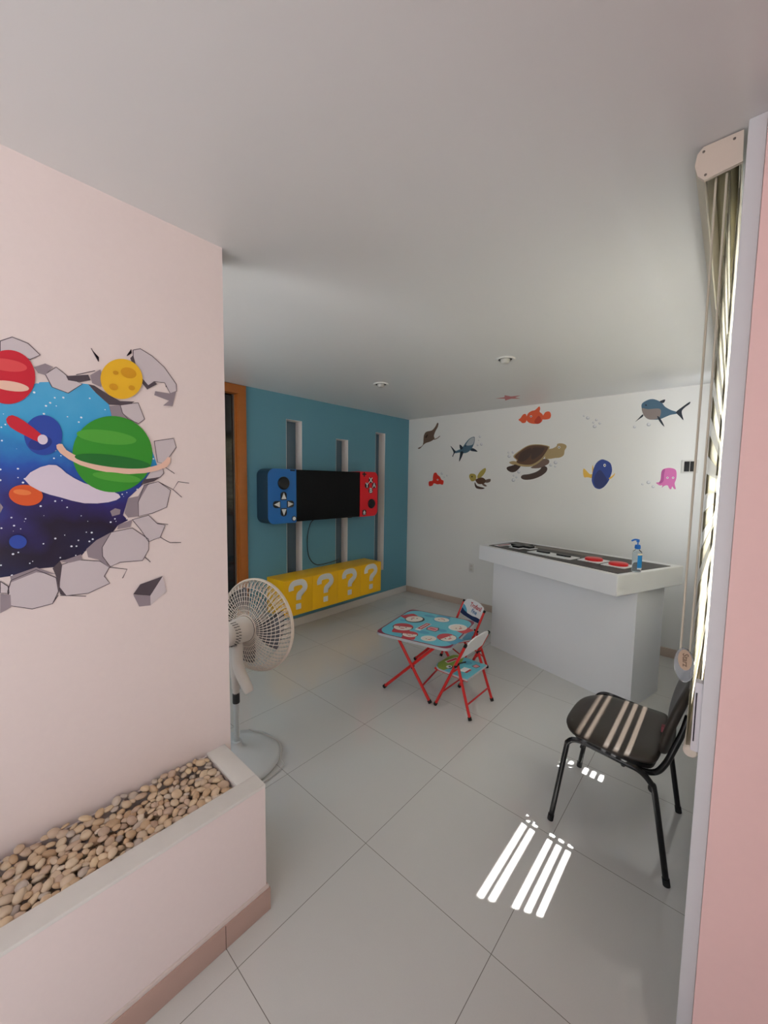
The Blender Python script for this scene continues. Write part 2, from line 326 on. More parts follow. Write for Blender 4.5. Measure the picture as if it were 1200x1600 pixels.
# ------------------------------------------------------------------ outlines of flat prints, metres on their walls
S={'ray':[('brown',[(.1671,2.0839),(.2504,2.1221),(.2637,2.2455),(.3047,2.2995),(.397,2.3113),(.4526,2.3571),(.4848,2.4061),(.503,2.3953),(.4932,2.3501),(.4567,2.2937),(.4335,2.234),(.446,2.1959),(.3783,2.1625),(.2855,2.1394),(.2037,2.0745)]),('brown',[(.437,2.1908),(.4907,2.206),(.528,2.2294),(.5326,2.2218),(.4955,2.1965),(.4463,2.1828)]),('dbrown',[(.2879,2.2248),(.3175,2.2588),(.3363,2.2538),(.3116,2.2176)])],'whale_shark':[('slate',[(.9184,2.1047),(.9762,2.1625),(1.0439,2.1841),(1.0548,2.149),(1.047,2.0977),(1.0103,2.0302),(.9524,1.989),(.8821,1.9847),(.8449,1.995),(.7747,1.9888),(.7698,2.0106),(.8497,2.0375),(.8894,2.0675)]),('pale',[(.9423,2.1069),(.9842,2.1568),(1.0422,2.1774),(1.0477,2.1322),(1.0298,2.0883),(.9791,2.077),(.9392,2.0826)]),('dark',[(.7823,2.0118),(.7544,1.9661),(.7426,1.9413),(.7358,1.956),(.7512,2.0023),(.7042,2.0803),(.7192,2.0759),(.7693,2.0268)]),('dark',[(.8569,2.0052),(.8979,1.9964),(.8737,1.9299),(.8386,1.8756),(.8466,1.945)]),('dark',[(1.0197,2.0419),(1.063,2.0278),(1.1008,1.9952),(1.0446,2.0009),(1.0011,2.0132)]),('dark',[(.8395,2.0966),(.8791,2.0715),(.8882,2.0428),(.8518,2.0338)]),('pupil',[(.9173,2.0767),(.9272,2.0814),(.9335,2.0723),(.9237,2.0658)])],'orange_fish':[('orange',[(1.7019,2.336),(1.7153,2.3969),(1.7584,2.4232),(1.7971,2.4297),(1.8403,2.4644),(1.8536,2.4386),(1.849,2.4057),(1.876,2.38),(1.8878,2.3531),(1.8796,2.2993),(1.8456,2.2765),(1.7804,2.2791),(1.729,2.2992)]),('orange',[(1.8625,2.3435),(1.8875,2.3592),(1.913,2.3942),(1.9546,2.3957),(1.974,2.3593),(1.964,2.3214),(1.9242,2.3133),(1.8864,2.3184)]),('dorange',[(1.7948,2.3071),(1.8387,2.3611),(1.8677,2.3277),(1.8637,2.2825),(1.8195,2.2742)]),('orange',[(1.6093,2.3401),(1.6332,2.3567),(1.6609,2.3932),(1.693,2.3961),(1.7077,2.351),(1.6969,2.3037),(1.6601,2.2976),(1.6348,2.3188)]),('eye',[(1.7419,2.3678),(1.7558,2.3756),(1.7673,2.3637),(1.7552,2.3525)]),('pupil',[(1.7483,2.3656),(1.756,2.3694),(1.7626,2.3626),(1.755,2.3572)])],'turtle':[('tan',[(1.9618,1.9795),(2.0056,1.9926),(2.0456,2.0132),(2.0559,2.0395),(2.0974,2.0432),(2.1407,2.0261),(2.1518,2.0005),(2.1338,1.9645),(2.1275,1.9174),(2.0902,1.8919),(2.0398,1.8875),(1.9812,1.8802),(1.9284,1.8893)]),('dbrown',[(1.9017,1.8086),(1.9555,1.7893),(1.9546,1.7435),(1.8992,1.6944),(1.8077,1.6567),(1.7121,1.6482),(1.667,1.672),(1.6853,1.704),(1.7576,1.7134),(1.8355,1.7366),(1.888,1.7718)]),('brown',[(1.7736,1.7842),(1.8394,1.8253),(1.8985,1.8795),(1.9697,1.8729),(1.9745,1.8317),(1.9278,1.802),(1.8646,1.7798)]),('dbrown',[(1.4937,1.7962),(1.5727,1.8193),(1.6135,1.8458),(1.6611,1.8129),(1.6124,1.7509),(1.556,1.7351),(1.502,1.76)]),('tan',[(1.5172,1.8512),(1.5624,1.8664),(1.6046,1.8589),(1.619,1.8329),(1.5641,1.8243)]),('tan',[(1.565,1.9245),(1.6486,1.9917),(1.7277,2.0354),(1.7984,2.0473),(1.8867,2.0411),(1.9659,2.0202),(1.9744,1.9971),(1.9474,1.9345),(1.8961,1.8657),(1.8197,1.8116),(1.754,1.797),(1.6531,1.8066),(1.5923,1.8334),(1.6073,1.8749)]),('shell',[(1.582,1.9207),(1.6539,1.982),(1.7281,2.0259),(1.7988,2.038),(1.8809,2.0337),(1.9542,2.0147),(1.961,1.9977),(1.9334,1.9457),(1.8847,1.8814),(1.811,1.8321),(1.7498,1.8192),(1.6588,1.8289),(1.6082,1.8524),(1.6204,1.8778)]),('dbrown',[(1.6502,1.9535),(1.7293,1.9976),(1.7767,2.0033),(1.7646,1.9178),(1.687,1.8569),(1.6288,1.8743)]),('dbrown',[(1.7891,2.0074),(1.8774,2.0093),(1.9233,2.001),(1.8883,1.9367),(1.798,1.8777),(1.7775,1.9142)]),('eye',[(2.0633,2.0049),(2.0758,2.0147),(2.0893,2.0021),(2.0771,1.9878)]),('pupil',[(2.0692,2.0031),(2.0761,2.0087),(2.0837,2.0009),(2.0768,1.9938)])],'red_fish':[('red',[(.4639,1.736),(.4889,1.7359),(.5123,1.7058),(.5466,1.6833),(.5745,1.6423),(.6081,1.6277),(.5987,1.5755),(.5541,1.5824),(.5093,1.578),(.4544,1.5923),(.43,1.5616),(.3746,1.553),(.3682,1.6142),(.4281,1.6281),(.4336,1.6756),(.446,1.7248)]),('eye',[(.4984,1.6418),(.5139,1.6513),(.5277,1.6402),(.5146,1.6288)]),('pupil',[(.5075,1.64),(.5141,1.6457),(.521,1.6401),(.5144,1.6344)])],'small_turtle':[('olive',[(1.1063,1.6841),(1.1423,1.7462),(1.2086,1.7901),(1.221,1.7593),(1.1893,1.7047),(1.1303,1.6564)]),('dbrown',[(1.0779,1.6142),(1.1105,1.5676),(1.2122,1.5436),(1.1731,1.529),(1.1,1.5378),(1.0731,1.5827)]),('brown',[(1.2068,1.6379),(1.284,1.6572),(1.2817,1.6198),(1.2266,1.609)]),('brown',[(1.174,1.6084),(1.241,1.5733),(1.219,1.5626),(1.1806,1.5826)]),('shell',[(1.0882,1.6492),(1.1678,1.6738),(1.2196,1.6466),(1.21,1.6019),(1.1327,1.5906),(1.0931,1.6214)]),('olive',[(.9929,1.6839),(1.0114,1.7191),(1.0703,1.7154),(1.0948,1.6806),(1.0771,1.6352),(1.0265,1.6277)]),('pupil',[(1.0245,1.6839),(1.034,1.6927),(1.0442,1.6822),(1.0347,1.6734)])],'blue_fish':[('yellow',[(2.3305,1.7714),(2.3907,1.7125),(2.415,1.7112),(2.4147,1.6721),(2.3749,1.6796),(2.3373,1.6833)]),('yellow',[(2.4135,1.808),(2.4247,1.7677),(2.4343,1.6923),(2.4202,1.6986),(2.4128,1.7553)]),('blue',[(2.4912,1.8586),(2.5303,1.8513),(2.5698,1.8271),(2.5868,1.7926),(2.5938,1.7412),(2.5834,1.6923),(2.5687,1.6407),(2.5383,1.5909),(2.5063,1.5641),(2.4785,1.5597),(2.4435,1.5779),(2.418,1.6292),(2.4143,1.6797),(2.4231,1.7552),(2.448,1.8236)]),('dblue',[(2.4854,1.7545),(2.5269,1.7047),(2.5576,1.6431),(2.5274,1.5869),(2.495,1.5676),(2.4547,1.5819),(2.4345,1.642),(2.4481,1.7111)]),('yellow',[(2.5693,1.6702),(2.6067,1.7021),(2.6206,1.724),(2.6146,1.6948),(2.5839,1.6629)]),('eye',[(2.5159,1.8098),(2.5301,1.8132),(2.5375,1.7983),(2.5305,1.7849),(2.5181,1.7888)]),('pupil',[(2.5228,1.8047),(2.5305,1.8058),(2.5331,1.7972),(2.529,1.7911),(2.5234,1.7936)])],'shark':[('steel',[(2.8108,2.3774),(2.8559,2.4059),(2.9037,2.4066),(2.9621,2.3701),(2.9923,2.3276),(3.04,2.2912),(3.088,2.2674),(3.0826,2.2537),(3.0424,2.2491),(3.0157,2.2397),(2.9615,2.2172),(2.9144,2.2171),(2.8659,2.2275),(2.8295,2.2699),(2.8114,2.3315)]),('taupe',[(2.8122,2.3337),(2.8608,2.3191),(2.9371,2.3172),(2.9635,2.2964),(2.9567,2.2367),(2.9143,2.2194),(2.8658,2.2286),(2.8294,2.2711)]),('dark',[(2.9485,2.3807),(2.9885,2.3934),(2.9845,2.3673),(2.9681,2.3627)]),('dark',[(3.0788,2.2727),(3.1107,2.3029),(3.1698,2.3487),(3.1708,2.3304),(3.1453,2.3098),(3.1208,2.2801),(3.121,2.2475),(3.1357,2.1907),(3.1063,2.2273),(3.0834,2.2547)]),('dark',[(2.8214,2.2754),(2.7963,2.2468),(2.7664,2.2103),(2.7894,2.2279),(2.8273,2.2564)]),('dark',[(2.9392,2.2474),(2.9629,2.2249),(2.9989,2.1467),(2.9733,2.1735),(2.9474,2.2174)]),('pupil',[(2.8372,2.3605),(2.8447,2.3653),(2.851,2.3566),(2.8445,2.3505)])],'octopus':[('pink',[(2.9987,1.7266),(3.0111,1.7548),(3.052,1.7667),(3.0935,1.7573),(3.1111,1.7315),(3.1138,1.6702),(3.1039,1.6232),(3.1157,1.5752),(3.1012,1.576),(3.0873,1.5971),(3.0815,1.5711),(3.0665,1.5787),(3.052,1.6066),(3.0265,1.5994),(3.0107,1.5832),(3.0131,1.606),(2.9916,1.6045),(2.9628,1.6293),(2.9898,1.6365),(2.9973,1.6697)]),('dpink',[(2.9989,1.7243),(3.0087,1.7492),(3.0251,1.7535),(3.0205,1.7038),(3.0201,1.6471),(3.0,1.6218),(2.9855,1.6285),(2.9986,1.664)]),('eye',[(3.0388,1.6766),(3.0475,1.6857),(3.0572,1.6767),(3.0486,1.6654)]),('pupil',[(3.0444,1.6755),(3.0478,1.6801),(3.0517,1.6756),(3.0483,1.671)]),('eye',[(3.0809,1.6768),(3.0895,1.6858),(3.099,1.6768),(3.0906,1.6656)]),('pupil',[(3.0864,1.6757),(3.0898,1.6802),(3.0937,1.6757),(3.0903,1.6712)])]}
STAR=[(1.6082,-.5624),(1.6815,-.5557),(1.6841,-.6359),(1.7395,-.5517),(1.8313,-.5684),(1.781,-.4944),(1.8001,-.4208),(1.7282,-.4514),(1.6719,-.3995),(1.6697,-.48)]
BUB={'whale':[(1.125,2.18,.0154),(1.111,2.137,.0086),(1.098,2.078,.0138),(1.149,2.084,.0171)],'red':[(.579,1.726,.0167),(.66,1.698,.011),(.618,1.676,.0093)],'turtle':[(1.504,1.969,.0114),(1.558,1.97,.0145),(1.514,1.925,.0195),(1.639,1.741,.0193),(1.579,1.698,.0114),(1.614,1.678,.0129),(1.577,1.644,.0211),(1.996,1.812,.0152),(2.046,1.839,.0196),(2.044,1.796,.0106)],'free':[(2.307,2.314,.0088),(2.346,2.29,.0175),(2.426,2.262,.0124),(2.399,2.238,.0099),(2.46,2.225,.0123),(2.414,2.197,.0174)],'shark':[(2.876,2.176,.0172),(2.763,2.163,.0129)],'octopus':[(2.857,1.614,.0094),(2.904,1.632,.0162),(2.943,1.592,.0127)]}
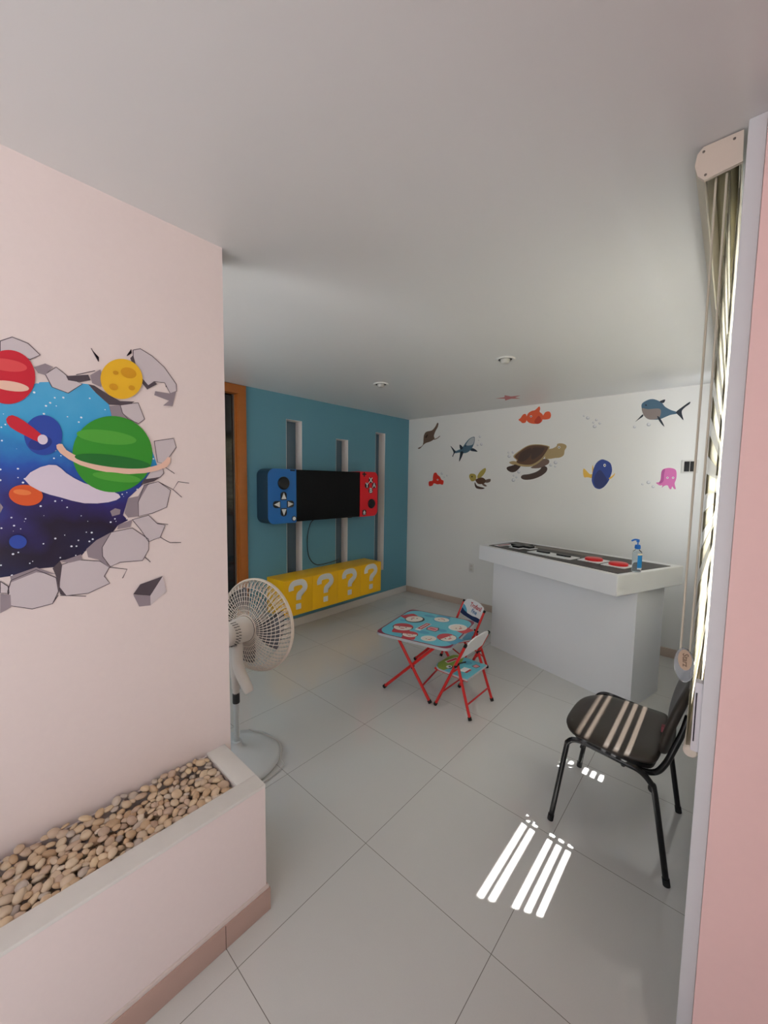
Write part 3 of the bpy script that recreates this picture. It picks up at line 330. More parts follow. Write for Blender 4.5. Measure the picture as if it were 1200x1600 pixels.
MUR={'hole':[(-4.3172,1.8295),(-4.2675,1.855),(-4.2323,1.8758),(-4.1726,1.8893),(-4.1187,1.892),(-4.104,1.8733),(-4.0681,1.8449),(-4.0586,1.8049),(-4.0372,1.7785),(-3.9852,1.7746),(-3.9474,1.71),(-3.9301,1.6483),(-3.96,1.5986),(-3.9854,1.5707),(-4.0223,1.5336),(-4.0386,1.4768),(-4.0246,1.459),(-4.0539,1.4442),(-4.089,1.394),(-4.1375,1.3765),(-4.1588,1.3504),(-4.208,1.3459),(-4.2228,1.3284),(-4.2637,1.3299),(-4.3197,1.3175),(-4.3401,1.317)],'slabs':[['light',[(-3.9921,2.0275),(-3.9712,2.0375),(-3.9352,2.0219),(-3.898,1.9933),(-3.8596,1.942),(-3.8589,1.9174),(-3.8807,1.905),(-3.8981,1.9394),(-3.9314,1.937),(-3.9505,1.9198),(-3.9797,1.9519),(-3.9933,1.9882)]],['dark',[(-4.0016,1.9992),(-3.9926,2.0112),(-3.9797,1.9519),(-3.9505,1.9198),(-3.9314,1.937),(-3.9221,1.9299),(-3.954,1.9056),(-3.9801,1.9386)]],['mid',[(-3.9292,1.9047),(-3.8807,1.905),(-3.8602,1.9171),(-3.8738,1.8618),(-3.9049,1.8591),(-3.8847,1.8791),(-3.9327,1.8904)]],['light',[(-3.9982,2.0163),(-4.0118,2.0032),(-4.007,2.0109),(-3.9978,2.028)]],['dark',[(-4.172,1.9054),(-4.1176,1.9209),(-4.1121,1.9056),(-4.1386,1.8942),(-4.1677,1.8939)]],['mid',[(-4.1126,1.9208),(-4.0859,1.9437),(-4.0814,1.9242),(-4.0852,1.8891),(-4.1083,1.8971)]],['dark',[(-4.1187,1.892),(-4.1034,1.8907),(-4.0646,1.8677),(-4.0348,1.8535),(-3.9932,1.8588),(-4.0124,1.8427),(-4.0657,1.837),(-4.099,1.868)]],['light',[(-4.0352,1.8405),(-3.9827,1.8566),(-3.965,1.804),(-3.9836,1.7869),(-4.0138,1.7978),(-4.0293,1.8154)]],['mid',[(-4.0658,1.8326),(-4.0352,1.8405),(-4.0293,1.8154),(-3.9849,1.7847),(-4.0374,1.7752),(-4.0589,1.7952)]],['light',[(-3.9373,1.7316),(-3.8741,1.7471),(-3.8654,1.7162),(-3.9059,1.655),(-3.9292,1.6589)]],['light',[(-3.9431,1.6408),(-3.9139,1.649),(-3.9095,1.6207),(-3.9216,1.6062),(-3.9693,1.5971)]],['dark',[(-3.9724,1.5984),(-3.9216,1.6062),(-3.9413,1.5918),(-3.9852,1.5776)]],['light',[(-3.973,1.5776),(-3.9285,1.5905),(-3.8885,1.5598),(-3.9035,1.4985),(-3.9509,1.4791),(-3.9933,1.4709),(-3.993,1.5192)]],['mid',[(-4.0223,1.5336),(-3.9924,1.5399),(-3.973,1.5776),(-3.9573,1.5847),(-3.993,1.5192),(-3.9933,1.4709),(-4.0244,1.4679),(-4.0343,1.4834)]],['light',[(-4.0128,1.4603),(-3.9624,1.4727),(-3.936,1.4412),(-3.91,1.4335),(-3.9276,1.3915),(-3.9652,1.3795),(-3.9887,1.424)]],['mid',[(-4.0539,1.4442),(-4.0128,1.4603),(-4.0195,1.4348),(-4.0572,1.431)]],['light',[(-4.1005,1.3754),(-4.0743,1.4224),(-4.0137,1.4316),(-3.9649,1.388),(-3.966,1.3511),(-3.9858,1.3154),(-4.0524,1.3188),(-4.0809,1.3082),(-4.1005,1.3457)]],['mid',[(-4.1427,1.3739),(-4.1157,1.4),(-4.0743,1.4224),(-4.1005,1.3754),(-4.1005,1.3457),(-4.0838,1.3066),(-4.1126,1.3362),(-4.1385,1.3476)]],['light',[(-4.2085,1.3323),(-4.1691,1.3441),(-4.1075,1.3301),(-4.0832,1.3065),(-4.0985,1.2789),(-4.0839,1.2528),(-4.1427,1.2312),(-4.1979,1.235),(-4.2131,1.2646)]],['dark',[(-4.2266,1.3259),(-4.208,1.3459),(-4.2038,1.3316),(-4.2131,1.2646),(-4.1979,1.235),(-4.212,1.2425),(-4.2184,1.2967)]],['mid',[(-4.2081,1.3434),(-4.156,1.3596),(-4.1531,1.3419),(-4.1867,1.3366)]],['light',[(-4.3182,1.3056),(-4.2638,1.3276),(-4.2194,1.2956),(-4.2154,1.2526),(-4.231,1.2173),(-4.2774,1.2122),(-4.3235,1.2326),(-4.3265,1.2752)]],['mid',[(-4.3197,1.3175),(-4.2635,1.3347),(-4.219,1.3061),(-4.2641,1.3198),(-4.3184,1.2998)]],['mid',[(-4.3421,1.2715),(-4.3213,1.2637),(-4.3216,1.2275),(-4.3446,1.2156)]],['light',[(-4.3405,1.3068),(-4.3251,1.2895),(-4.3239,1.2689),(-4.342,1.2738)]],['light',[(-4.311,1.9702),(-4.2864,1.9876),(-4.2538,1.9791),(-4.2291,1.953),(-4.2514,1.9353),(-4.2883,1.9439),(-4.3127,1.9325)]],['mid',[(-4.2437,1.9158),(-4.219,1.9316),(-4.2026,1.9262),(-4.2204,1.8982),(-4.2357,1.9007)]],['light',[(-4.2202,1.9011),(-4.1944,1.9269),(-4.1649,1.9027),(-4.1338,1.8891),(-4.1691,1.8556),(-4.2059,1.8665)]],['mid',[(-4.0747,1.492),(-4.0605,1.5013),(-4.0454,1.496),(-4.0482,1.4807),(-4.0697,1.4752)]],['mid',[(-4.3307,1.5264),(-4.3253,1.515),(-4.332,1.4984)]]],'chip':[['dark',[(-4.018,1.2017),(-3.9957,1.2326),(-3.9237,1.2485),(-3.9658,1.1856)]],['light',[(-3.9237,1.2485),(-3.9119,1.1906),(-3.9655,1.1506),(-3.9658,1.1856)]],['mid',[(-4.018,1.1996),(-3.9658,1.1856),(-3.9655,1.1506),(-4.0012,1.1546)]]],'cracks':[[(-3.9285,1.5905),(-3.8796,1.5619),(-3.8617,1.5912),(-3.823,1.5856)],[(-3.8796,1.5619),(-3.8506,1.5336)],[(-3.9392,1.4428),(-3.8999,1.4357)],[(-3.9276,1.3915),(-3.8949,1.3676),(-3.8569,1.365)],[(-4.0838,1.3066),(-4.0329,1.2917),(-4.0473,1.2631)],[(-4.2121,1.2393),(-4.1482,1.2225)],[(-3.9852,1.3337),(-3.961,1.3061)],[(-3.9139,1.649),(-3.8733,1.6202)],[(-4.107,2.0043),(-4.0893,1.9677),(-4.0888,1.9814)],[(-4.1476,1.9146),(-4.0992,1.9371)],[(-4.231,1.2173),(-4.2169,1.2403)],[(-3.9315,1.9349),(-3.8959,1.9509),(-3.8933,1.9251)]],'planets':[('blue_planet',[('pblue',[(-4.1883,1.7335),(-4.1889,1.72),(-4.1917,1.7068),(-4.1966,1.6945),(-4.2032,1.6837),(-4.2113,1.675),(-4.2203,1.6689),(-4.2298,1.6656),(-4.2393,1.6653),(-4.2483,1.6678),(-4.2564,1.6731),(-4.2633,1.6808),(-4.2685,1.6905),(-4.2718,1.7018),(-4.2733,1.7141),(-4.2727,1.7268),(-4.2701,1.7394),(-4.2656,1.7512),(-4.2594,1.7617),(-4.2519,1.7704),(-4.2433,1.7769),(-4.234,1.7808),(-4.2245,1.7819),(-4.2153,1.78),(-4.2068,1.7752),(-4.1995,1.7678),(-4.1937,1.758),(-4.1899,1.7463)]),('pblue2',[(-4.2128,1.7089),(-4.2129,1.7043),(-4.2145,1.6995),(-4.2173,1.6947),(-4.2212,1.6902),(-4.226,1.6862),(-4.2315,1.6829),(-4.2374,1.6804),(-4.2433,1.6789),(-4.249,1.6785),(-4.2541,1.6791),(-4.2586,1.6808),(-4.262,1.6833),(-4.2644,1.6867),(-4.2655,1.6907),(-4.2653,1.6951),(-4.2638,1.6997),(-4.2612,1.7044),(-4.2575,1.7088),(-4.2528,1.7128),(-4.2475,1.7161),(-4.2417,1.7187),(-4.2358,1.7203),(-4.2301,1.7209),(-4.2247,1.7204),(-4.2201,1.7189),(-4.2165,1.7163),(-4.214,1.7129)])]),('red_planet',[('pred',[(-4.2427,1.8879),(-4.2449,1.8705),(-4.2499,1.8535),(-4.2574,1.8377),(-4.267,1.8241),(-4.2782,1.8133),(-4.2902,1.8058),(-4.3026,1.802),(-4.3145,1.802),(-4.3256,1.8056),(-4.3351,1.8127),(-4.3428,1.8228),(-4.3483,1.8353),(-4.3514,1.8498),(-4.3519,1.8654),(-4.3499,1.8816),(-4.3455,1.8975),(-4.3387,1.9125),(-4.33,1.9259),(-4.3197,1.9369),(-4.3082,1.9451),(-4.2961,1.95),(-4.2839,1.9513),(-4.2724,1.9487),(-4.262,1.9425),(-4.2534,1.9327),(-4.2471,1.9199),(-4.2434,1.9047)]),('pred2',[(-4.2594,1.9091),(-4.261,1.9053),(-4.2648,1.9017),(-4.2705,1.8984),(-4.2777,1.8956),(-4.286,1.8935),(-4.2951,1.8921),(-4.3044,1.8916),(-4.3135,1.8919),(-4.3218,1.893),(-4.3291,1.8949),(-4.335,1.8973),(-4.3393,1.9003),(-4.3416,1.9037),(-4.3421,1.9073),(-4.3406,1.9109),(-4.3371,1.9144),(-4.332,1.9176),(-4.3253,1.9203),(-4.3174,1.9225),(-4.3086,1.924),(-4.2994,1.9248),(-4.2902,1.9247),(-4.2814,1.9237),(-4.2737,1.922),(-4.2672,1.9195),(-4.2626,1.9164),(-4.2599,1.9129)]),('cream',[(-4.2575,1.8517),(-4.259,1.8487),(-4.2624,1.8458),(-4.2675,1.8434),(-4.274,1.8413),(-4.2816,1.8399),(-4.2899,1.8391),(-4.2984,1.839),(-4.3067,1.8395),(-4.3144,1.8407),(-4.3211,1.8424),(-4.3266,1.8446),(-4.3305,1.8472),(-4.3328,1.85),(-4.3332,1.8529),(-4.3319,1.8558),(-4.3288,1.8585),(-4.3241,1.8609),(-4.318,1.863),(-4.3108,1.8645),(-4.3028,1.8654),(-4.2943,1.8657),(-4.2859,1.8653),(-4.2779,1.8642),(-4.2708,1.8626),(-4.2649,1.8603),(-4.2605,1.8577),(-4.258,1.8548)])]),('red_comet',[('pred',[(-4.3084,1.7601),(-4.2958,1.7727),(-4.2715,1.7592),(-4.2342,1.7233),(-4.228,1.7093),(-4.2373,1.6998),(-4.2732,1.7195),(-4.3013,1.7389)]),('cloud',[(-4.2245,1.7028),(-4.2262,1.7003),(-4.2283,1.6983),(-4.2306,1.6969),(-4.2331,1.6963),(-4.2357,1.6963),(-4.2381,1.6971),(-4.2403,1.6985),(-4.2422,1.7005),(-4.2436,1.703),(-4.2446,1.7059),(-4.245,1.709),(-4.2448,1.7122),(-4.2442,1.7153),(-4.243,1.7182),(-4.2413,1.7207),(-4.2392,1.7227),(-4.2369,1.7241),(-4.2344,1.7248),(-4.2319,1.7248),(-4.2295,1.7241),(-4.2272,1.7227),(-4.2253,1.7207),(-4.2239,1.7182),(-4.2229,1.7152),(-4.2224,1.7121),(-4.2226,1.7088),(-4.2233,1.7057)])]),('orange_planet',[('porange',[(-4.2404,1.5422),(-4.2422,1.5356),(-4.2457,1.5296),(-4.2508,1.5245),(-4.2572,1.5207),(-4.2646,1.5183),(-4.2725,1.5174),(-4.2806,1.518),(-4.2884,1.5201),(-4.2956,1.5236),(-4.3018,1.5282),(-4.3067,1.5338),(-4.3102,1.54),(-4.312,1.5466),(-4.3121,1.5532),(-4.3105,1.5595),(-4.3072,1.5653),(-4.3025,1.5703),(-4.2965,1.5742),(-4.2894,1.5768),(-4.2817,1.578),(-4.2737,1.5777),(-4.2657,1.5759),(-4.2582,1.5726),(-4.2517,1.5681),(-4.2464,1.5624),(-4.2426,1.556),(-4.2406,1.5492)]),('porange2',[(-4.2654,1.5538),(-4.2661,1.552),(-4.2677,1.5505),(-4.2702,1.5494),(-4.2733,1.5485),(-4.277,1.5481),(-4.2811,1.5481),(-4.2853,1.5486),(-4.2895,1.5494),(-4.2933,1.5506),(-4.2967,1.5521),(-4.2995,1.5538),(-4.3015,1.5556),(-4.3027,1.5575),(-4.3029,1.5593),(-4.3023,1.561),(-4.3007,1.5625),(-4.2983,1.5636),(-4.2953,1.5645),(-4.2917,1.5649),(-4.2877,1.565),(-4.2835,1.5646),(-4.2793,1.5638),(-4.2754,1.5626),(-4.2719,1.5611),(-4.269,1.5594),(-4.2669,1.5576),(-4.2657,1.5556)])]),('dust_cloud',[('cloud',[(-4.2786,1.5939),(-4.2424,1.6296),(-4.2059,1.6369),(-4.1832,1.6136),(-4.1401,1.5834),(-4.0669,1.5576),(-4.0452,1.5375),(-4.0792,1.5218),(-4.1424,1.5205),(-4.2003,1.5405),(-4.2453,1.5591)])]),('green_planet',[('pgreen',[(-3.9459,1.6721),(-3.9526,1.6429),(-3.965,1.6158),(-3.9825,1.5924),(-4.0038,1.574),(-4.0276,1.5614),(-4.0526,1.555),(-4.0775,1.5551),(-4.1009,1.5612),(-4.1218,1.5729),(-4.1393,1.5894),(-4.1529,1.6099),(-4.1619,1.6332),(-4.1662,1.6584),(-4.1656,1.6844),(-4.1601,1.7102),(-4.15,1.7346),(-4.1356,1.7567),(-4.1174,1.7754),(-4.0962,1.7897),(-4.0728,1.799),(-4.0482,1.8024),(-4.0236,1.7997),(-4.0004,1.7906),(-3.9798,1.7755),(-3.9631,1.7548),(-3.9514,1.7297),(-3.9456,1.7016)]),('pgreen3',[(-3.9932,1.7282),(-3.9961,1.7232),(-4.0033,1.7187),(-4.0142,1.7149),(-4.0283,1.7121),(-4.0446,1.7104),(-4.0622,1.7099),(-4.0803,1.7104),(-4.0978,1.7121),(-4.114,1.7147),(-4.1281,1.7181),(-4.1395,1.7221),(-4.1478,1.7266),(-4.1526,1.7313),(-4.1538,1.736),(-4.1514,1.7406),(-4.1453,1.7448),(-4.136,1.7484),(-4.1236,1.7513),(-4.1088,1.7533),(-4.0922,1.7542),(-4.0744,1.7542),(-4.0564,1.753),(-4.0391,1.7507),(-4.0235,1.7474),(-4.0104,1.7433),(-4.0006,1.7385),(-3.9947,1.7334)]),('pgreen2',[(-3.9532,1.6455),(-3.9568,1.6411),(-3.966,1.6376),(-3.9803,1.6351),(-3.9986,1.6337),(-4.0199,1.6334),(-4.0429,1.6344),(-4.0663,1.6363),(-4.0889,1.6392),(-4.1097,1.6428),(-4.1278,1.647),(-4.1425,1.6515),(-4.1532,1.6561),(-4.1595,1.6607),(-4.1613,1.665),(-4.1584,1.6689),(-4.151,1.6722),(-4.1394,1.6747),(-4.1239,1.6764),(-4.1051,1.6771),(-4.0838,1.6767),(-4.061,1.6754),(-4.0376,1.6729),(-4.015,1.6696),(-3.9943,1.6654),(-3.9768,1.6606),(-3.9636,1.6555),(-3.9555,1.6504)]),('pgreen3',[(-3.9852,1.5952),(-3.9874,1.5921),(-3.9932,1.5896),(-4.002,1.5879),(-4.0134,1.587),(-4.0268,1.5869),(-4.0413,1.5877),(-4.0562,1.5894),(-4.0708,1.5917),(-4.0843,1.5945),(-4.0961,1.5978),(-4.1058,1.6013),(-4.1128,1.6049),(-4.117,1.6084),(-4.1181,1.6117),(-4.1162,1.6146),(-4.1112,1.617),(-4.1034,1.6187),(-4.0932,1.6198),(-4.0809,1.6201),(-4.067,1.6195),(-4.0523,1.6182),(-4.0374,1.6161),(-4.0232,1.6134),(-4.0103,1.6101),(-3.9995,1.6064),(-3.9914,1.6026),(-3.9865,1.5988)])]),('planet_ring',[('cream',[(-4.2035,1.6967),(-4.1951,1.6734),(-4.1481,1.6393),(-4.0649,1.6167),(-3.9717,1.6191),(-3.901,1.6424),(-3.8869,1.6717),(-3.8967,1.6783),(-3.9203,1.6523),(-3.9834,1.6359),(-4.0643,1.6363),(-4.1373,1.6585),(-4.1805,1.6834),(-4.1893,1.7008)])]),('yellow_moon',[('pyellow',[(-3.9699,1.9235),(-3.9746,1.9084),(-3.982,1.8943),(-3.9919,1.8819),(-4.0036,1.8719),(-4.0164,1.8647),(-4.0297,1.8606),(-4.0429,1.8599),(-4.0551,1.8624),(-4.066,1.8679),(-4.0749,1.8762),(-4.0815,1.8868),(-4.0856,1.8992),(-4.0869,1.9128),(-4.0854,1.927),(-4.0812,1.9411),(-4.0745,1.9545),(-4.0656,1.9666),(-4.0547,1.9768),(-4.0425,1.9846),(-4.0295,1.9895),(-4.0163,1.9912),(-4.0035,1.9897),(-3.9919,1.9848),(-3.9821,1.9768),(-3.9746,1.9661),(-3.97,1.9531),(-3.9683,1.9387)]),('pyellow2',[(-3.9869,1.9459),(-3.9886,1.9421),(-3.9913,1.9387),(-3.9949,1.9358),(-3.9992,1.9335),(-4.004,1.9321),(-4.009,1.9315),(-4.0139,1.9318),(-4.0186,1.933),(-4.0228,1.9349),(-4.0263,1.9375),(-4.0289,1.9407),(-4.0305,1.9443),(-4.0311,1.9481),(-4.0305,1.9519),(-4.0289,1.9556),(-4.0263,1.959),(-4.0228,1.9619),(-4.0187,1.9642),(-4.014,1.9657),(-4.009,1.9664),(-4.004,1.9662),(-3.9993,1.9651),(-3.995,1.9632),(-3.9913,1.9606),(-3.9886,1.9574),(-3.9869,1.9537),(-3.9863,1.9498)]),('pyellow2',[(-4.0413,1.8932),(-4.0422,1.891),(-4.0437,1.8889),(-4.0456,1.8872),(-4.0479,1.8859),(-4.0505,1.8851),(-4.0531,1.8847),(-4.0557,1.885),(-4.0582,1.8857),(-4.0604,1.8869),(-4.0622,1.8885),(-4.0635,1.8904),(-4.0643,1.8926),(-4.0645,1.8949),(-4.0641,1.8972),(-4.0632,1.8994),(-4.0618,1.9014),(-4.0599,1.9031),(-4.0576,1.9045),(-4.0551,1.9053),(-4.0525,1.9057),(-4.0499,1.9055),(-4.0474,1.9048),(-4.0452,1.9036),(-4.0433,1.902),(-4.0419,1.9001),(-4.0411,1.8979),(-4.0409,1.8956)]),('pyellow2',[(-3.993,1.9),(-3.9937,1.8983),(-3.9949,1.8967),(-3.9964,1.8954),(-3.9981,1.8943),(-4.0001,1.8937),(-4.0021,1.8934),(-4.0042,1.8935),(-4.0061,1.8941),(-4.0077,1.895),(-4.0091,1.8962),(-4.0101,1.8977),(-4.0108,1.8994),(-4.0109,1.9011),(-4.0106,1.9029),(-4.0099,1.9047),(-4.0088,1.9062),(-4.0073,1.9076),(-4.0055,1.9086),(-4.0036,1.9093),(-4.0016,1.9095),(-3.9995,1.9094),(-3.9976,1.9089),(-3.9959,1.908),(-3.9945,1.9068),(-3.9935,1.9053),(-3.9928,1.9036),(-3.9927,1.9018)]),('pyellow2',[(-4.0384,1.94),(-4.039,1.9386),(-4.0399,1.9373),(-4.0412,1.9362),(-4.0426,1.9354),(-4.0442,1.9348),(-4.0459,1.9346),(-4.0476,1.9347),(-4.0492,1.9351),(-4.0506,1.9358),(-4.0517,1.9368),(-4.0526,1.9379),(-4.0531,1.9393),(-4.0533,1.9407),(-4.053,1.9422),(-4.0525,1.9436),(-4.0515,1.9449),(-4.0503,1.946),(-4.0489,1.9468),(-4.0473,1.9474),(-4.0456,1.9477),(-4.0439,1.9476),(-4.0423,1.9472),(-4.0409,1.9465),(-4.0397,1.9455),(-4.0389,1.9443),(-4.0383,1.943),(-4.0382,1.9415)])]),('little_blue_planet',[('pblue',[(-4.2811,1.413),(-4.2818,1.4086),(-4.2834,1.4046),(-4.2857,1.4011),(-4.2888,1.3983),(-4.2925,1.3963),(-4.2964,1.3953),(-4.3006,1.3953),(-4.3046,1.3963),(-4.3084,1.3982),(-4.3117,1.4009),(-4.3145,1.4044),(-4.3164,1.4083),(-4.3176,1.4125),(-4.3178,1.4169),(-4.3172,1.4211),(-4.3157,1.4251),(-4.3134,1.4286),(-4.3104,1.4314),(-4.3069,1.4334),(-4.303,1.4345),(-4.2989,1.4346),(-4.2948,1.4337),(-4.2909,1.4319),(-4.2875,1.4292),(-4.2847,1.4258),(-4.2826,1.4218),(-4.2814,1.4175)])])]}
# ------------------------------------------------------------------ planter with pebbles
PX0, PX1, PY1, PZ = 1.976, 2.294, -3.7075, .496
plant = thing('planter', 'low pink masonry planter along the mural wall, filled with pebbles', 'planter', (PX0, PY1, 0))
m = MB()
m.box((.0005, -2.3, 0), (PX1-PX0, 0, .40)).box((.248, -2.3, .40), (PX1-PX0, 0, PZ-.012)).box((0, -.072, .40), (.248, 0, PZ-.012)).box((0, -2.3, .40), (.006, -.072, PZ-.012))
m.build('body', pale_pink, plant, smooth=0)
rimm = mat('bare_grey_rim', (228, 225, 220), .7, noise=.04, nscale=25, bump=.1)
m = MB(); m.box((.246, -2.3, PZ-.013), (PX1-PX0+.0015, .0015, PZ), bev=.004).box((0, -.074, PZ-.013), (.25, .0015, PZ-.0002), bev=.003)
m.build('rim', rimm, plant, smooth=30)
m = MB(); m.box((PX1-PX0, -2.3, 0), (PX1-PX0+.012, .012, .088), bev=.003).box((0, 0, 0), (PX1-PX0, .012, .088), bev=.003)
sk = m.build('skirting', pink_skirt, plant, smooth=30)
m = MB(); m.box((PX1-PX0+.0122, -.1625, .0), (PX1-PX0+.0127, -.1605, .088)); m.build('joint', mat('dark_joint', (100, 84, 76), .8), sk, smooth=0)
m = MB(); m.box((PX1-PX0-.002, -2.3, .086), (PX1-PX0+.008, .008, .1), bev=.004); m.build('mortar_bead', mat('pale_mortar', (222, 208, 202), .7), sk, smooth=30)

pm = bpy.data.materials.new('tan_pebble'); pm.use_nodes = True; nt = pm.node_tree; b = nt.nodes['Principled BSDF']
oi = nt.nodes.new('ShaderNodeObjectInfo'); geo = nt.nodes.new('ShaderNodeNewGeometry'); ad = nt.nodes.new('ShaderNodeMath'); ad.operation = 'ADD'
nt.links.new(oi.outputs['Random'], ad.inputs[0]); nt.links.new(geo.outputs['Random Per Island'], ad.inputs[1]); frn = nt.nodes.new('ShaderNodeMath'); frn.operation = 'FRACT'; nt.links.new(ad.outputs[0], frn.inputs[0])
cr = nt.nodes.new('ShaderNodeValToRGB'); cr.color_ramp.elements[0].color = (*lin((186, 152, 120)), 1); cr.color_ramp.elements[1].color = (*lin((224, 206, 184)), 1)
for p_, c_ in ((.18, (212, 182, 148)), (.4, (218, 196, 168)), (.6, (196, 168, 148)), (.78, (226, 200, 164)), (.9, (184, 170, 160))):
    e_ = cr.color_ramp.elements.new(p_); e_.color = (*lin(c_), 1)
nt.links.new(frn.outputs[0], cr.inputs[0])
tcx = nt.nodes.new('ShaderNodeTexCoord'); nn = nt.nodes.new('ShaderNodeTexNoise'); nn.inputs['Scale'].default_value = 60; nt.links.new(tcx.outputs['Object'], nn.inputs['Vector'])
mrx = nt.nodes.new('ShaderNodeMapRange'); mrx.inputs[3].default_value = .85; mrx.inputs[4].default_value = 1.12; nt.links.new(nn.outputs['Fac'], mrx.inputs[0])
mxx = nt.nodes.new('ShaderNodeMix'); mxx.data_type = 'RGBA'; mxx.blend_type = 'MULTIPLY'; mxx.inputs[0].default_value = 1
nt.links.new(cr.outputs[0], mxx.inputs[6]); nt.links.new(mrx.outputs[0], mxx.inputs[7]); nt.links.new(mxx.outputs[2], b.inputs['Base Color']); b.inputs['Roughness'].default_value = .4

def pebble_bm(rng):
    t = bmesh.new(); bmesh.ops.create_icosphere(t, subdivisions=2, radius=1)
    a, bb, c = 1, rng.uniform(.62, .9), rng.uniform(.38, .6)
    d = [Vector((rng.uniform(-1, 1), rng.uniform(-1, 1), rng.uniform(-1, 1))).normalized() for _ in range(6)]
    w = [rng.uniform(.05, .22) for _ in d]
    for v in t.verts:
        s_ = 1 - sum(q*max(0, v.co.dot(e)-.45) for e, q in zip(d, w))
        v.co = Vector((v.co.x*a, v.co.y*bb, v.co.z*c))*s_
    return t
rng = random.Random(3)
protos = []
for k in range(7):
    t = pebble_bm(rng); me = bpy.data.meshes.new('pebble'); t.to_mesh(me); t.free(); me.materials.append(pm)
    for p_ in me.polygons: p_.use_smooth = True
    protos.append(me)
spots = []
tx0, tx1, ty1 = PX0+.008, PX0+.246, PY1-.076
tries = 0
while len(spots) < 300 and tries < 60000:
    tries += 1
    y = rng.uniform(-4.48, ty1-.008); x = rng.uniform(tx0+.008, tx1-.006)
    r = rng.uniform(.0125, .022)
    if rng.random() < .25: r *= 1.15
    if all((x-a)**2+(y-bq)**2 > (.56*(r+rr))**2 for a, bq, rr in spots): spots.append((x, y, r))
for x, y, r in spots:
    o = bpy.data.objects.new('pebble', rng.choice(protos)); COL.objects.link(o)
    rx = rng.uniform(-.5, .5); ry = rng.uniform(-.5, .5)
    z = .474 + rng.uniform(0, .016) + .022*max(0, 1-(x-tx0)/.06)
    x = min(max(x, tx0+r*.9), tx1-r*.9); y = min(y, ty1-r*.8)
    o.location = (x, y, z); o.rotation_euler = (rx, ry, rng.uniform(0, 6.28)); o.scale = (r, r, r)
    tag(o, 'small tan river pebble in the bed filling the pink planter', 'pebble', 'pebbles in the planter')
bm_ = bmesh.new()
for k in range(900):
    y = rng.uniform(-5.4, ty1-.014); x = rng.uniform(tx0+.016, tx1-.016); r = rng.uniform(.012, .018)
    t = bmesh.new(); bmesh.ops.create_icosphere(t, subdivisions=1, radius=r)
    M = Matrix.Translation((x, y, .424+rng.uniform(0, .03 if y > -4.5 else .05))) @ Matrix.Rotation(rng.uniform(0, 6), 4, 'Z') @ Matrix.Diagonal((1, .8, .55, 1))
    t.transform(M); me = bpy.data.meshes.new('t'); t.to_mesh(me); t.free(); bm_.from_mesh(me); bpy.data.meshes.remove(me)
me = bpy.data.meshes.new('pebble_bed'); bm_.to_mesh(me); bm_.free(); me.materials.append(pm)
for p_ in me.polygons: p_.use_smooth = True
o = bpy.data.objects.new('pebble_bed', me); COL.objects.link(o); tag(o, 'deeper layer of tan pebbles underneath the loose stones in the planter', 'pebbles', kind='stuff')

# ------------------------------------------------------------------ mural on the entrance wall (broken wall opening on a starry sky)
mural = thing('wall_mural', 'large printed mural of a starry hole broken through the pale pink wall', 'mural', (1.976, -4.3, 1.5))
def mural_frame(k): return frame((.0004+k*.0006, 0, 0), (0, 1, 0), (0, 0, 1))
loc2 = lambda P: [(y+4.3, z-1.5) for y, z in P]
sky = bpy.data.materials.new('printed_starry_sky'); sky.use_nodes = True; nt = sky.node_tree; b = nt.nodes['Principled BSDF']; N = nt.nodes.new; L = nt.links.new
tc = N('ShaderNodeTexCoord'); n1 = N('ShaderNodeTexNoise'); n1.inputs['Scale'].default_value = 3.4; n1.inputs['Detail'].default_value = 6; L(tc.outputs['Object'], n1.inputs['Vector'])
sp = N('ShaderNodeSeparateXYZ'); L(tc.outputs['Object'], sp.inputs[0])
mz = N('ShaderNodeMapRange'); L(sp.outputs[2], mz.inputs[0]); mz.inputs[1].default_value = -.33; mz.inputs[2].default_value = .5; 
my = N('ShaderNodeMath'); my.operation = 'MULTIPLY_ADD'; L(n1.outputs['Fac'], my.inputs[0]); my.inputs[1].default_value = .55; my.inputs[2].default_value = -.275
sm = N('ShaderNodeMath'); sm.operation = 'ADD'; L(mz.outputs[0], sm.inputs[0]); L(my.outputs[0], sm.inputs[1])
rp = N('ShaderNodeValToRGB'); el = rp.color_ramp.elements
el[0].position = 0; el[0].color = (*lin((40, 130, 160)), 1); el[1].position = 1; el[1].color = (*lin((200, 225, 235)), 1)
for p_, c_ in ((.09, (30, 100, 140)), (.16, (24, 28, 70)), (.3, (26, 18, 46)), (.42, (44, 36, 110)), (.55, (30, 84, 180)), (.68, (48, 160, 215)), (.85, (90, 180, 225))):
    e_ = el.new(p_); e_.color = (*lin(c_), 1)
L(sm.outputs[0], rp.inputs[0])
vo = N('ShaderNodeTexVoronoi'); vo.inputs['Scale'].default_value = 75; L(tc.outputs['Object'], vo.inputs['Vector'])
vs = N('ShaderNodeSeparateColor'); L(vo.outputs['Color'], vs.inputs[0])
th = N('ShaderNodeMath'); th.operation = 'MULTIPLY'; L(vs.outputs[0], th.inputs[0]); th.inputs[1].default_value = .22
st = N('ShaderNodeMath'); st.operation = 'LESS_THAN'; L(vo.outputs['Distance'], st.inputs[0]); L(th.outputs[0], st.inputs[1])
mx = N('ShaderNodeMix'); mx.data_type = 'RGBA'; L(st.outputs[0], mx.inputs[0]); L(rp.outputs[0], mx.inputs[6]); mx.inputs[7].default_value = (.85, .9, 1, 1); L(mx.outputs[2], b.inputs['Base Color'])
b.inputs['Roughness'].default_value = .45
hole = MUR['hole'][:]
ext = [(-4.42, 1.33), (-4.55, 1.36), (-4.66, 1.48), (-4.7, 1.66), (-4.66, 1.86), (-4.55, 2.0), (-4.42, 2.06)]
